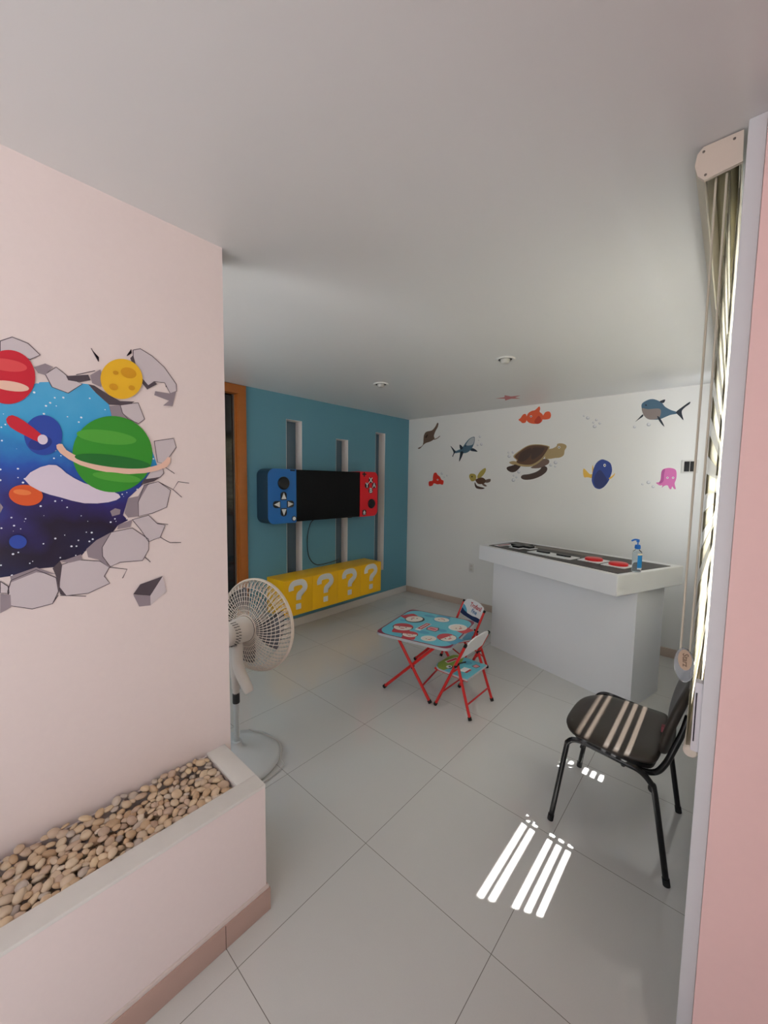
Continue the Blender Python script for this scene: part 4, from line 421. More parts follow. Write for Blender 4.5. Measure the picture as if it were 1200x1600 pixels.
hole = [q for q in hole] + ext
MB().prism(loc2(hole), 0, .0004, None, mural_frame(0)).build('starry_sky', sky, mural, smooth=0)
rub = {'light': mat('printed_rubble_light', (206, 196, 200), .5), 'mid': mat('printed_rubble_mid', (150, 138, 146), .5), 'dark': mat('printed_rubble_dark', (84, 74, 82), .5)}
for k, (c, P) in enumerate(MUR['slabs']):
    lm = MB().prism(loc2(P), 0, .0004, rub[c], mural_frame(2+(k % 3)*.25))
    if c == 'light': lm.prism(ribbon(loc2(P+[P[0]]), .0022), .0004, .0006, rub['dark'], mural_frame(2+(k % 3)*.25))
    lm.build('rubble_slab', None, mural, smooth=0)
lm = MB()
for c, P in MUR['chip']: lm.prism(loc2(P), 0, .0004, rub[c], mural_frame(3))
lm.build('loose_rubble_block', None, mural, smooth=0)['label'] = 'single grey block printed low at the right'
lm = MB()
for P in MUR['cracks']: lm.prism(ribbon(loc2(P), .0022), 0, .0003, rub['dark'], mural_frame(1))
lm.build('wall_crack', None, mural, smooth=0)
pal = dict(pblue=(44, 76, 170), pblue2=(38, 58, 140), pred=(206, 38, 56), pred2=(226, 80, 84), cream=(236, 196, 176), porange=(222, 92, 44), porange2=(236, 130, 70), pgreen=(56, 152, 48), pgreen2=(34, 118, 50), pgreen3=(84, 172, 62), cloud=(222, 210, 226), pyellow=(240, 188, 44), pyellow2=(218, 156, 32))
for k, (nm, L_) in enumerate(MUR['planets']):
    lm = MB()
    for j, (c, P) in enumerate(L_): lm.prism(smooth_poly(loc2(P), 2), 0, .0004, mat('print_'+c, pal[c], .4), mural_frame(4+k*.7+j*.7))
    lm.build(nm, None, mural, smooth=0)

# ------------------------------------------------------------------ sea animal stickers on the back wall
spal = dict(brown=(112, 88, 74), dbrown=(70, 48, 36), slate=(74, 104, 122), pale=(176, 182, 186), dark=(36, 46, 58), orange=(226, 92, 50), dorange=(196, 62, 36), tan=(170, 146, 100), shell=(92, 62, 40), red=(226, 56, 42), olive=(176, 158, 76), blue=(32, 62, 142), dblue=(24, 42, 108), yellow=(232, 184, 66), steel=(70, 102, 124), taupe=(136, 124, 120), pink=(214, 112, 176), dpink=(178, 80, 146), eye=(238, 238, 236), pupil=(22, 22, 26))
SNAMES = dict(ray=('ray_sticker', 'brown ray wall sticker nearest the teal wall'), whale_shark=('whale_sticker', 'grey blue whale shark wall sticker between the ray and the turtle'), orange_fish=('fish_sticker', 'orange fish pair sticker high on the white wall above the turtle'), turtle=('turtle_sticker', 'big brown sea turtle sticker in the middle of the white wall'), red_fish=('fish_sticker', 'little red fish sticker low on the wall beneath the ray'), small_turtle=('turtle_sticker', 'small olive young turtle sticker lower left of the big turtle'), blue_fish=('fish_sticker', 'dark blue fish sticker with yellow tail above the counter'), shark=('shark_sticker', 'grey shark sticker high on the wall near the blind'), octopus=('octopus_sticker', 'pink octopus sticker beside the light switch'))
for key, parts in S.items():
    lm = MB(); allp = [q for _, P in parts for q in P]; cx = sum(q[0] for q in allp)/len(allp); cz = sum(q[1] for q in allp)/len(allp)
    for k, (c, P) in enumerate(parts):
        lm.prism(smooth_poly([(x-cx, z-cz) for x, z in P], 3), 0, .0003, mat('sticker_'+c, spal[c], .4), frame((0, -.0003-k*.0005, 0), (1, 0, 0), (0, 0, 1)))
    nm, lb = SNAMES[key]; tag(lm.build(nm, None, None, smooth=0, loc=(cx, 0, cz)), lb, 'wall sticker')
lm = MB(); cx = sum(q[0] for q in STAR)/len(STAR); cy = sum(q[1] for q in STAR)/len(STAR)
lm.prism([(cx+.135*(1 if j % 2 else .42)*math.cos(j*PI/5+.4)-cx, .135*(1 if j % 2 else .42)*math.sin(j*PI/5+.4)) for j in range(10)], -.0006, 0, mat('sticker_star', (190, 84, 92), .4))
tag(lm.build('starfish_sticker', None, None, smooth=0, loc=(cx, cy, H)), 'flat red starfish sticker on the ceiling near the white wall', 'wall sticker')
bm1 = mat('bubble_print', (178, 180, 186), .4); bm2 = mat('bubble_print_light', (222, 222, 224), .4)
BL = dict(whale='small printed bubble sticker beside the whale shark sticker', red='small printed bubble sticker beside the little red fish', turtle='small printed bubble sticker around the big brown turtle', free='small printed bubble sticker high on the wall left of the shark', shark='small printed bubble sticker under the grey shark', octopus='small printed bubble sticker left of the pink octopus')
for key, L_ in BUB.items():
    for x, z, r in L_:
        r = max(r, .008); lm = MB(); F = frame((0, -.0003, 0), (1, 0, 0), (0, 0, 1))
        lm.prism(circ(0, 0, r, 18), 0, .0003, bm1, F); F = frame((0, -.0008, 0), (1, 0, 0), (0, 0, 1)); lm.prism(circ(r*.2, r*.22, r*.74, 18), 0, .0003, bm2, F)
        tag(lm.build('bubble_sticker', None, None, smooth=0, loc=(x, 0, z)), BL[key], 'wall sticker', 'bubble stickers '+dict(whale='by the whale shark', red='by the red fish', turtle='by the turtle', free='left of the shark', shark='under the shark', octopus='by the octopus')[key])
# ------------------------------------------------------------------ television dressed as a hand-held console
black = mat('matte_black_plastic', (16, 16, 18), .35); white_p = mat('white_plastic', (232, 232, 232), .4)
tv = thing('television', 'black wall television framed by blue and red game controller side panels', 'television', (0, -1.63, 1.445))
tvF = frame((0, 1.63, -1.445), (0, 1, 0), (0, 0, 1))
def at_tv(y, z, x=.2): return frame((x, y+1.63, z-1.445), (0, 1, 0), (0, 0, 1))
blue_paint = mat('blue_panel_paint', (30, 112, 192), .4); red_paint = mat('red_panel_paint', (236, 20, 38), .4)
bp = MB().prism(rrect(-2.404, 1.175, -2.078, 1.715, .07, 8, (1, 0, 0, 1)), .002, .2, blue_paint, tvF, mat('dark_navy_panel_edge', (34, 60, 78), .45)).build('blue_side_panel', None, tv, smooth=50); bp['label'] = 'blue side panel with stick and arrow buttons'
rp_ = MB().prism(rrect(-1.167, 1.18, -.862, 1.72, .07, 8, (0, 1, 1, 0)), .002, .2, None, tvF).build('red_side_panel', red_paint, tv, smooth=50); rp_['label'] = 'red side panel with letter buttons'
m = MB().box((.07, -2.078+1.63, 1.183-1.445), (.196, -1.167+1.63, 1.713-1.445), mat('television_body', (8, 8, 9), .4, spec=.2), bev=.004); m.build('television_body', None, tv, smooth=30)
MB().box((.196, -2.07+1.63, 1.2-1.445), (.1975, -1.175+1.63, 1.705-1.445)).build('screen', mat('dark_screen', (5, 5, 6), .3, spec=.2), tv, smooth=0)
MB().box((.19, -1.36+1.63, 1.178-1.445), (.199, -1.30+1.63, 1.19-1.445)).build('sensor_bump', black, tv, smooth=0)
def disc(parent, name, y, z, r, m_, h=.008, M0=None):
    return MB().lathe([(0, h), (r*.86, h), (r, h*.55), (r, 0), (0, 0)], m_, 28, at_tv(y, z, .2)).build(name, None, parent, smooth=40)
disc(bp, 'thumb_stick', -2.229, 1.575, .064, black, .02); disc(rp_, 'thumb_stick', -.974, 1.332, .058, black, .02)
for dy, dz, a in ((0, .078, 0), (0, -.074, PI), (-.074, 0, PI/2), (.074, 0, -PI/2)):
    M = at_tv(-2.229+dy, 1.366+dz, .2) @ Matrix.Rotation(a, 4, 'Z')
    lm = MB().prism(rrect(-.034, -.036, .034, .046, .03, 6, (0, 0, 1, 1)), 0, .004, black, M).prism([(-.027, -.026), (.027, -.026), (0, .036)], .004, .008, white_p, M)
    lm.build('arrow_button', None, bp, smooth=0)
MB().prism([(-2.15, 1.697), (-2.095, 1.697), (-2.095, 1.71), (-2.15, 1.71)], .2, .204, black, tvF).build('minus_button', None, bp, smooth=0)
MB().prism(circ(-2.107, 1.217, .027), .2, .203, black, tvF).prism(circ(-2.107, 1.217, .019), .203, .207, white_p, tvF).build('capture_button', None, bp, smooth=0)
MB().prism([(-1.135, 1.682), (-1.135, 1.698), (-1.11, 1.698), (-1.11, 1.72-.005), (-1.094, 1.715), (-1.094, 1.698), (-1.069, 1.698), (-1.069, 1.682), (-1.094, 1.682), (-1.094, 1.66), (-1.11, 1.66), (-1.11, 1.682)], .2, .204, black, tvF).build('plus_button', None, rp_, smooth=0)
for ch, y, z in (('X', -.99, 1.618), ('Y', -1.054, 1.556), ('A', -.93, 1.556), ('B', -.988, 1.492)):
    lm = MB().prism(circ(y, z, .035), .2, .203, black, tvF); lm.text(ch, .082, at_tv(y, z, .2045), white_p, .0015); lm.build('letter_button', None, rp_, smooth=0)
lm = MB().prism(rrect(-1.128, 1.195, -1.064, 1.262, .02), .2, .203, black, tvF)
lm.prism([(-1.118, 1.228), (-1.096, 1.255), (-1.074, 1.228), (-1.081, 1.228), (-1.081, 1.203), (-1.091, 1.203), (-1.091, 1.218), (-1.101, 1.218), (-1.101, 1.203), (-1.111, 1.203), (-1.111, 1.228)], .203, .206, white_p, tvF); lm.build('home_button', None, rp_, smooth=0)
cbl = smooth_path([(.1, -1.76, 1.19), (.03, -1.775, 1.12), (.012, -1.80, .95), (.012, -1.78, .76), (.014, -1.69, .655), (.014, -1.55, .64), (.02, -1.36, .66), (-.03, -1.30, .665)])
m = MB(); m.tube([(x, y+1.63, z-1.445) for x, y, z in cbl], .0045, n=8); m.build('power_cable', black, tv)

# ------------------------------------------------------------------ yellow wall cabinet with four question-mark doors
yellow = mat('yellow_lacquer', (252, 194, 16), .42); 
cab = thing('wall_cabinet', 'long yellow wall cabinet with white question marks under the television', 'cabinet', (0, -1.595, .245))
CY0, CY1, CZ = -.707, .707, .368
m = MB().box((.002, CY0, 0), (.284, CY1, CZ), yellow, bev=.002); m.build('cabinet_body', None, cab, smooth=30)
qp = smooth_path([(-.078, .022, 0), (-.078, .052, 0), (-.05, .079, 0), (.03, .079, 0), (.06, .05, 0), (.06, .022, 0), (.03, -.004, 0), (.0, -.022, 0), (-.004, -.065, 0)], 5)
qp = [(q.x*1.18, q.y*1.22) for q in qp]
white_q = mat('white_vinyl', (226, 226, 224), .45)
for k in range(4):
    a = CY0+k*(CY1-CY0)/4; b_ = a+(CY1-CY0)/4; c_ = (a+b_)/2
    d = MB().box((.284, a+.001, .001), (.3, b_-.001, CZ-.001), yellow, bev=.0012).build('door', None, cab, smooth=30)
    F = frame((.3003, c_+.004, CZ/2+.05), (0, 1, 0), (0, 0, 1))
    MB().prism(ribbon(qp, .06), 0, .0012, white_q, F).prism(rrect(-.037, -.176, .025, -.118, .006), 0, .0012, white_q, F).build('question_mark', None, d, smooth=0)['label'] = 'white question mark'

# ------------------------------------------------------------------ game controller counter
cwhite = mat('white_counter_laminate', (226, 227, 230), .38)
CX, CYY = 2.46, -.9
ctr = thing('counter', 'tall white counter with an overhanging slab styled as a game controller', 'counter', (CX, CYY, 0))
L2 = lambda P: [(x-CX, y-CYY) for x, y in P]
base = L2([(1.81, -.918), (3.05, -1.255), (3.16, -.813), (1.92, -.49)])
m = MB().prism(base, 0, .86); m.build('pedestal', cwhite, ctr, smooth=0)
slab = L2([(1.684, -.985), (2.967, -1.495), (3.261, -.757), (1.79, -.44)])
m = MB().prism(slab, .858, 1.0)
bmesh.ops.bevel(m.bm, geom=m.bm.edges[:], offset=.003, segments=2, affect='EDGES')
sl = m.build('top_slab', cwhite, ctr, smooth=30)
dark_pan = mat('dark_brown_gloss_panel', (44, 39, 36), .4, spec=.25, noise=.06, nscale=5)
pan = L2([(1.775, -.965), (2.955, -1.425), (3.19, -.845), (1.87, -.545)])
pn = MB().prism(pan, 1.0, 1.003).build('control_panel', dark_pan, ctr, smooth=0); pn['label'] = 'dark brown panel carrying the controls'
def cp(x, y, rz=-.262): return Matrix.Translation((x-CX, y-CYY, 1.003)) @ Matrix.Rotation(rz, 4, 'Z')
padw = mat('white_pad', (226, 228, 232), .4); but_red = mat('red_button', (214, 40, 44), .35); grey_band = mat('taupe_band', (98, 88, 80), .4)
M = cp(2.40, -.80); MB().prism([(-.28, -.03), (.34, -.03), (.34, .09), (-.28, .09)], 0, .001, grey_band, M).build('taupe_band', None, pn, smooth=0)
M = cp(2.055, -.835)
cross = lambda a, w: [(-a, -w), (-w, -w), (-w, -a), (w, -a), (w, -w), (a, -w), (a, w), (w, w), (w, a), (-w, a), (-w, w), (-a, w)]
lm = MB().prism(cross(.125, .058), 0, .004, padw, M).prism(cross(.105, .036), .004, .022, black, M).prism(circ(0, 0, .024), .022, .0235, dark_pan, M); lm.build('direction_pad', None, pn, smooth=30)
M = cp(1.885, -.80); lm = MB().prism(rrect(-.035, -.15, .04, .06, .01), 0, .002, padw, M).prism(rrect(-.012, -.13, .018, .04, .012), .002, .003, mat('dull_red_print', (160, 60, 66), .4), M); lm.build('printed_plate', None, pn, smooth=0)
M = cp(2.40, -1.035); pl = MB().prism(rrect(-.2, -.085, .2, .07, .012), 0, .004, padw, M).build('select_plate', None, pn, smooth=0)
for dx in (-.1, .09):
    MB().prism(rrect(dx-.062, -.01, dx+.062, .03, .019), .004, .016, black, M).build('pill_button', None, pl, smooth=30)
for x, y in ((2.718, -1.055), (2.9, -1.125)):
    M = cp(x, y); q = MB().prism(rrect(-.085, -.09, .085, .09, .008), 0, .005, padw, M).build('button_plate', None, pn, smooth=0)
    MB().lathe([(0, .024), (.058, .024), (.064, .019), (.064, .005), (0, .005)], but_red, 32, M).build('red_button', None, q, smooth=40)

# ------------------------------------------------------------------ hand sanitiser bottle
bot = thing('sanitizer_bottle', 'clear pump bottle with a blue label on the counter end', 'bottle', (3.035, -1.262, 1.0035))
clear = mat('clear_plastic', (226, 236, 242), .03, trans=.95, ior=1.12)
bluep = mat('blue_pump_plastic', (22, 104, 196), .35)
m = MB().lathe([(0, 0), (.026, 0), (.029, .004), (.029, .13), (.026, .142), (.012, .155), (.011, .165), (0, .165)], clear, 24); m.build('body', None, bot, smooth=50)
m = MB(); n_ = 12
pr = [(.0296*math.cos(t), .0296*math.sin(t)) for t in [(-1.3+k*1.5/n_) for k in range(n_+1)]]
pr2 = [(.0302*math.cos(t), .0302*math.sin(t)) for t in [(-1.3+k*1.5/n_) for k in range(n_, -1, -1)]]
lab = MB().prism(pr+pr2, .03, .118, mat('blue_label', (34, 140, 214), .4)).prism(pr+pr2, .118, .13, mat('cream_label_stripe', (236, 222, 196), .4)).prism(pr+pr2, .02, .03, mat('white_label_foot', (222, 226, 236), .4)); lab.build('label', None, bot, smooth=40)
m = MB().lathe([(0, .16), (.017, .16), (.0185, .165), (.018, .18), (.014, .188), (0, .19)], bluep, 24); m.build('collar', None, bot, smooth=40)
m = MB().tube([(0, 0, .188), (0, 0, .215)], .004, bluep).box((-.009, -.008, .206), (.009, .008, .226), bluep, bev=.003).tube(smooth_path([(0, 0, .222), (-.018, -.014, .223), (-.034, -.026, .214)], 4), [.006]*8+[.0045], bluep, n=8); m.build('pump_head', None, bot, smooth=50)

# ------------------------------------------------------------------ children's folding table and chairs
red_tube = mat('red_powder_coat', (206, 40, 38), .35); rub_black = mat('black_rubber', (18, 18, 18), .7)
sky_print = mat('light_blue_print', (106, 198, 216), .35); maroon = mat('maroon_print', (140, 32, 66), .35); edge_grey = mat('pale_metal_edge', (196, 196, 200), .35, metal=.3)
face_p = mat('cream_face_print', (238, 226, 216), .35); redp = mat('print_cap_red', (206, 62, 70), .35); hairp = mat('print_hair_black', (34, 30, 36), .35); skyd = mat('mid_blue_print', (84, 170, 204), .35); greenp = mat('green_print', (140, 168, 66), .35); navyp = mat('navy_print', (26, 46, 92), .35); whitep = mat('white_print', (236, 236, 238), .35)
tab = thing('kids_table', 'low red-legged folding table with a light blue cartoon print', 'table', (1.746, -1.922, 0), .207)
TW, TD, TZ = .302, .32, .45
tp = MB().prism(rrect(-TW, -TD, TW, TD, .05), TZ-.02, TZ-.001, edge_grey).build('tabletop', None, tab, smooth=40)
m = MB().prism(rrect(-TW+.002, -TD+.002, TW-.002, TD-.002, .05), TZ-.001, TZ, maroon).prism(rrect(-TW+.012, -TD+.012, TW-.012, TD-.012, .1), TZ, TZ+.0004, sky_print)
def ell2(cx, cy, rx, ry, a=0, n=20, t0=0, t1=2*PI):
    full = abs(t1-t0-2*PI) < 1e-6; k = n if full else n+1
    return [(cx+rx*math.cos(t0+(t1-t0)*j/n)*math.cos(a)-ry*math.sin(t0+(t1-t0)*j/n)*math.sin(a), cy+rx*math.cos(t0+(t1-t0)*j/n)*math.sin(a)+ry*math.sin(t0+(t1-t0)*j/n)*math.cos(a)) for j in range(k)]
def kid(m, x, y, r, a, cap, hair, z=TZ, body=None):
    M = Matrix.Translation((x, y, 0)) @ Matrix.Rotation(a, 4, 'Z'); k = z+.0004
    if body: m.prism(rrect(-r*.9, -r*1.7, r*.9, -r*.5, r*.3), k, k+.0002, body, M)
    m.prism(ell2(0, 0, r*1.12, r*1.0), k+.0002, k+.0004, hair, M).prism(ell2(0, -r*.12, r, r*.85), k+.0004, k+.0006, face_p, M)
    if cap: m.prism(ell2(0, r*.1, r*1.1, r*.98, 0, 16, 0, PI), k+.0006, k+.0008, cap, M)
    for s_ in (-1, 1): m.prism(ell2(s_*r*.36, -r*.1, r*.08, r*.1, 0, 8), k+.0006, k+.0008, hairp, M)
    m.prism(ell2(0, -r*.42, r*.26, r*.1, 0, 10), k+.0006, k+.0008, redp, M)
up = PI*.5
kid(m, -.155, .091, .076, up+2.6, None, hairp, body=redp); kid(m, .042,   .195, .064, up+1.7, None, skyd, body=skyd); kid(m, -.161, -.117, .074, up-1.3, redp, hairp, body=redp)
kid(m, -.048, -.222, .056, up-1.3, redp, hairp, body=redp); kid(m, .104, -.218, .052, up-.9, None, whitep); kid(m, .215, -.13, .068, up-.4, redp, hairp, body=skyd); kid(m, .215, .106, .07, up-.4, None, whitep, body=redp)
k = TZ+.0005
M = Matrix.Translation((-.026, -.025, k)) @ Matrix.Rotation(1.44, 4, 'Z')
m.prism([(-.09, -.024), (.09, -.024), (.09, .024), (-.09, .024)], 0, .0003, whitep, M).prism([(-.06, -.02), (.086, -.02), (.086, .02), (-.06, .02)], .0003, .0006, redp, M)
for j in range(5): m.prism(ell2(-.035+j*.024, 0, .009, .007, 0, 8), .0006, .0008, whitep, M)
M = Matrix.Translation((.058, -.03, k)); m.prism([(-.04, -.035), (.04, -.045), (.05, .0), (.035, .045), (-.035, .04), (-.05, 0)], 0, .0003, hairp, M).prism([(-.035, -.03), (.035, -.038), (.043, 0), (.03, .038), (-.03, .034), (-.043, 0)], .0003, .0006, mat('pink_print', (232, 150, 160), .35), M).prism(ell2(0, 0, .03, .01), .0006, .0008, redp, M)
for cx_, cy_, rx_, ry_ in ((-.23, .02, .03, .02), (.13, -.02, .04, .03), (-.08, .23, .05, .025), (.02, -.13, .05, .03)): m.prism(ell2(cx_, cy_, rx_, ry_), TZ+.0004, TZ+.00055, skyd)
m.build('printed_sheet', None, tp, smooth=0)
def leg(parent, name, a, b, r, foot_at='b'):
    o_ = MB().tube([a, b], r, red_tube, 10).build(name, None, parent, smooth=50)
    d = (Vector(b)-Vector(a)).normalized(); e = Vector(b)
    MB().tube([e-d*.022, e-d*.001], r*1.3, rub_black, 10).build('foot_cap', None, o_, smooth=50)
    return o_
for t in (-.295, .26):
    leg(tab, 'leg', (-.107, t, TZ-.02), (.162, t, .008), .0115); leg(tab, 'leg', (.187, t+.02, TZ-.02), (-.238, t+.02, .008), .0115)
    MB().tube([(.012, t-.012, .235), (.012, t+.032, .235)], .005, rub_black, 8).build('rivet', None, tab)
MB().tube([(.096, -.295, .12), (.096, .26, .12)], .007, red_tube, 8).build('cross_bar', None, tab)
MB().tube([(-.107, -.295, TZ-.022), (-.107, .26, TZ-.022)], .007, red_tube, 8).build('cross_bar', None, tab)
MB().tube([(.187, -.275, TZ-.022), (.187, .28, TZ-.022)], .007, red_tube, 8).build('cross_bar', None, tab)

def kid_chair(loc, rz, label, back_front, seat_art):
    """local +x points from the front feet to the rear feet"""
    c = thing('kids_chair', label, 'chair', loc, rz, 'red folding chairs at the play table')
    W = .165
    for s_ in (-1, 1):
        y = s_*W
        p = leg(c, 'front_leg', (.231, y, .51), (0, y, .006), .0102)
        MB().tube([(.226, y, .499), (.2345, y, .5175)], .011, rub_black, 10).build('top_cap', None, p, smooth=50)
        leg(c, 'rear_leg', (.165, y*.88, .345), (.282, y*.98, .006), .0102)
        MB().tube([(.163, y*.8, .345), (.163, y*1.08, .345)], .0085, rub_black, 10).build('pivot', None, c)
        MB().tube([(.128, y*.9, .285), (.176, y*.9, .33)], .0065, red_tube, 8).build('seat_link', None, c)
    MB().tube([(.055, -W, .12), (.055, W, .12)], .006, red_tube, 8).build('front_bar', None, c)
    MB().tube([(.252, -W*.97, .10), (.252, W*.97, .10)], .006, red_tube, 8).build('rear_bar', None, c)
    MB().tube([(-.03, -.13, .252), (-.03, .13, .252)], .007, red_tube, 8).build('seat_bar', None, c)
    for s_ in (-1, 1): MB().tube([(-.03, s_*.13, .252), (.235, s_*.13, .252)], .007, red_tube, 8).build('seat_rail', None, c)
    st_ = MB().prism(rrect(-.045, -.145, .24, .145, .07, 6, (1, 0, 0, 1)), .258, .27, edge_grey).build('seat', None, c, smooth=40)
    m = MB(); z = .27
    seat_art(m, z); m.build('seat_print', None, st_, smooth=0)
    d = Vector((.231, 0, .504)).normalized()
    F = frame((.205, 0, .445), (0, -1, 0), d)     # panel plane, normal towards the sitter
    ol = [(-.157, -.045), (-.10, -.052), (.10, -.052), (.157, -.045), (.157, .06), (.13, .095), (.07, .112), (-.07, .112), (-.13, .095), (-.157, .06)]
    bk = MB().prism(ol, -.004, .004, whitep, F).build('backrest', None, c, smooth=30)
    m = MB(); F2 = F @ Matrix.Translation((0, 0, .0042)); back_front(m, F2, ol); m.build('backrest_print', None, bk, smooth=0)
    return c
def art_seat_a(m, z):
    m.prism(rrect(-.043, -.143, .238, .143, .07, 6, (1, 0, 0, 1)), z, z+.0004, sky_print)
    m.prism([(-.02, -.12), (.01, -.143), (.05, -.143), (.09, .03), (.05, .143), (.0, .143), (-.03, .12), (-.043, .07), (-.043, -.07)], z+.0004, z+.0006, greenp)
    m.prism([(-.02, -.02), (.015, -.03), (.04, .09), (.005, .1)], z+.0006, z+.0008, whitep); m.prism([(-.012, -.014), (.01, -.022), (.034, .08), (.008, .09)], z+.0008, z+.001, redp)
    m.prism(ell2(.05, -.07, .02, .024), z+.0006, z+.0008, whitep); m.prism(ell2(.052, -.066, .008, .01), z+.0008, z+.001, hairp)
    m.prism([(.075, -.09), (.09, .03), (.11, .07), (.095, .09), (.07, .03), (.06, -.1)], z+.0006, z+.0008, hairp)
    m.prism([(.13, -.08), (.18, -.06), (.185, .01), (.135, .0)], z+.0006, z+.0008, whitep); m.prism([(.175, -.07), (.192, -.065), (.195, .0), (.18, .0)], z+.0008, z+.001, redp)
    m.prism([(.165, .05), (.205, .045), (.215, .09), (.175, .1)], z+.0006, z+.0008, hairp).prism([(.169, .054), (.201, .05), (.21, .086), (.178, .095)], z+.0008, z+.001, mat('pink_print', (232, 150, 160), .35))
    m.prism(ell2(.12, .08, .03, .03), z+.0004, z+.0006, skyd)
def art_seat_b(m, z):
    m.prism(rrect(-.043, -.143, .238, .143, .07, 6, (1, 0, 0, 1)), z, z+.0004, skyd)
    m.prism([(-.03, -.1), (.06, -.13), (.09, .0), (.06, .12), (-.03, .1)], z+.0004, z+.0006, sky_print).prism(ell2(.05, .03, .05, .04), z+.0006, z+.0008, whitep).prism([(.0, -.06), (.08, -.09), (.1, -.02), (.03, .0)], z+.0006, z+.0008, navyp).prism(ell2(.03, -.03, .03, .015, .5), z+.0008, z+.001, redp)
def art_back_a(m, F, ol):
    m.prism([(x*.96, y*.94+.001) for x, y in ol], 0, .0004, sky_print, F); m.prism(ell2(0, .03, .05, .04), .0004, .0006, whitep, F); m.prism(ell2(0, .05, .05, .03), .0006, .0008, redp, F)
def art_back_b(m, F, ol):
    m.prism([(x*.97, y*.95+.001) for x, y in ol], 0, .0004, whitep, F)
    m.prism([(-.15, .04), (-.12, .036), (-.075, .012), (-.045, -.022), (-.15, -.01)], .0004, .0006, skyd, F)
    m.prism([(-.15, .008), (-.10, -.008), (-.04, -.016), (.04, -.016), (.10, -.008), (.15, -.008), (.15, -.044), (.098, -.05), (-.098, -.05), (-.15, -.044)], .0006, .0008, navyp, F)
    m.text('Trofanil', .055, F @ Matrix.Translation((.035, .068, .001)), mat('print_text_red', (190, 34, 50), .4), .0003)
    m.text('Fine', .05, F @ Matrix.Translation((.04, .022, .001)), mat('print_text_blue', (50, 110, 160), .4), .0003)
kid_chair((1.998, -2.0, 0), 0, 'red folding kids chair with green and blue seat, white backrest turned to the camera', art_back_a, art_seat_a)
kid_chair((1.733, -1.556, 0), math.atan2(.874, .486), 'red folding kids chair behind the play table with lettered backrest', art_back_b, art_seat_b)
# ------------------------------------------------------------------ black visitor chair
ch = thing('visitor_chair', 'black upholstered visitor chair with tube legs, back against the window blind', 'chair', (3.165, -2.345, 0))
blk_tube = mat('black_gloss_tube', (12, 12, 13), .25); blk_fab = mat('black_brown_vinyl', (52, 45, 39), .42, bump=.04, nscale=120); blk_pl = mat('black_shell', (16, 15, 15), .5)
for s_ in (-1, 1):
    y = s_*.236
    pf = smooth_path([(-.218, y, .012), (-.167, y*1.03, .37), (-.152, y*1.08, .435), (-.11, y*1.1, .462), (-.03, y*1.1, .458), (.06, y*1.1, .45), (.12, y*1.08, .44), (.16, y*1.03, .40), (.176, y, .35), (.232, y, .012)], 6)
    k = len(pf)//2
    a = MB().tube(pf[:k+1], .0115, blk_tube, 12).build('front_leg', None, ch, smooth=60); b = MB().tube(pf[k:], .0115, blk_tube, 12).build('rear_leg', None, ch, smooth=60)
    MB().tube([(-.2195, y, .002), (-.216, y, .03)], .0135, rub_black, 12).build('foot_cap', None, a); MB().tube([(.2338, y, .002), (.229, y, .03)], .0135, rub_black, 12).build('foot_cap', None, b)
    MB().lathe([(0, -.012), (.014, -.012), (.016, 0), (.014, .012), (0, .012)], rub_black, 14, Matrix.Translation((.165, y*.98, .375)) @ Matrix.Rotation(PI/2, 4, 'X')).build('bumper', None, b, smooth=50)
    MB().tube(smooth_path([(.05, y*.86, .415), (.12, y*.9, .418), (.17, y*.93, .44), (.2, y*.93, .49), (.224, y*.88, .56), (.246, y*.76, .63), (.258, y*.7, .69)], 6), .0115, blk_tube, 12).build('back_support', None, ch, smooth=60)
for x in (-.1, .06): MB().tube([(x, -.24, .425), (x, .24, .425)], .009, blk_tube, 10).build('cross_tube', None, ch)
def pad(outline, n_in, th, dome, T):
    """cushion: outline in 2D, domed on the top"""
    m = MB(); c = Vector((sum(p[0] for p in outline)/len(outline), sum(p[1] for p in outline)/len(outline))); rings = []
    prof = [(.90, -th, 0), (.985, -th*.75, 0), (1.0, -th*.3, 0), (.985, 0, 0), (.93, .5, 1), (.75, .8, 1), (.45, .97, 1), (.2, 1, 1)]
    for s2, h, dm in prof:
        z = h if not dm else dome*h
        rings.append([m.bm.verts.new(T(Vector((c.x+(p[0]-c.x)*s2, c.y+(p[1]-c.y)*s2)), z)) for p in outline])
    for A, B in zip(rings, rings[1:]):
        for j in range(len(A)): m.bm.faces.new((A[j], A[(j+1) % len(A)], B[(j+1) % len(A)], B[j]))
    m.bm.faces.new(rings[-1]); m.bm.faces.new(rings[0][::-1]); return m
so = smooth_poly([(-.215, 0), (-.2, -.14), (-.13, -.225), (.0, -.245), (.12, -.235), (.172, -.19), (.176, 0), (.172, .19), (.12, .235), (0, .245), (-.13, .225), (-.2, .14)], 4)
pad(so, 0, .024, .014, lambda p, z: Vector((p.x, p.y+.012, .465+z-.012*max(0, -p.x-.1)/.1+.02*(p.x/.2)**2*(p.x > 0)))).build('seat', blk_fab, ch, smooth=60)
m = MB().prism([(x*.92, y*.92+.012) for x, y in so], .425, .44); m.build('seat_shell', blk_pl, ch, smooth=30)
bo = smooth_poly([(0, -.02), (-.13, -.015), (-.2, .04), (-.225, .16), (-.2, .29), (-.12, .36), (0, .37), (.12, .36), (.2, .29), (.225, .16), (.2, .04), (.13, -.015)], 4)
def bt(p, z):
    h = p.y; x = .192 + h*.19 + .05*(abs(p.x)/.225)**2*-.6
    return Vector((x - z, p.x+.005, -.0+.492+h*.84))
pad(bo, 0, .022, .02, bt).build('backrest', blk_fab, ch, smooth=60)
MB().box((.176, -.19, .60), (.196, -.165, .622), mat('dull_red_tag', (120, 50, 60), .6)).build('maker_tag', None, ch, smooth=0)

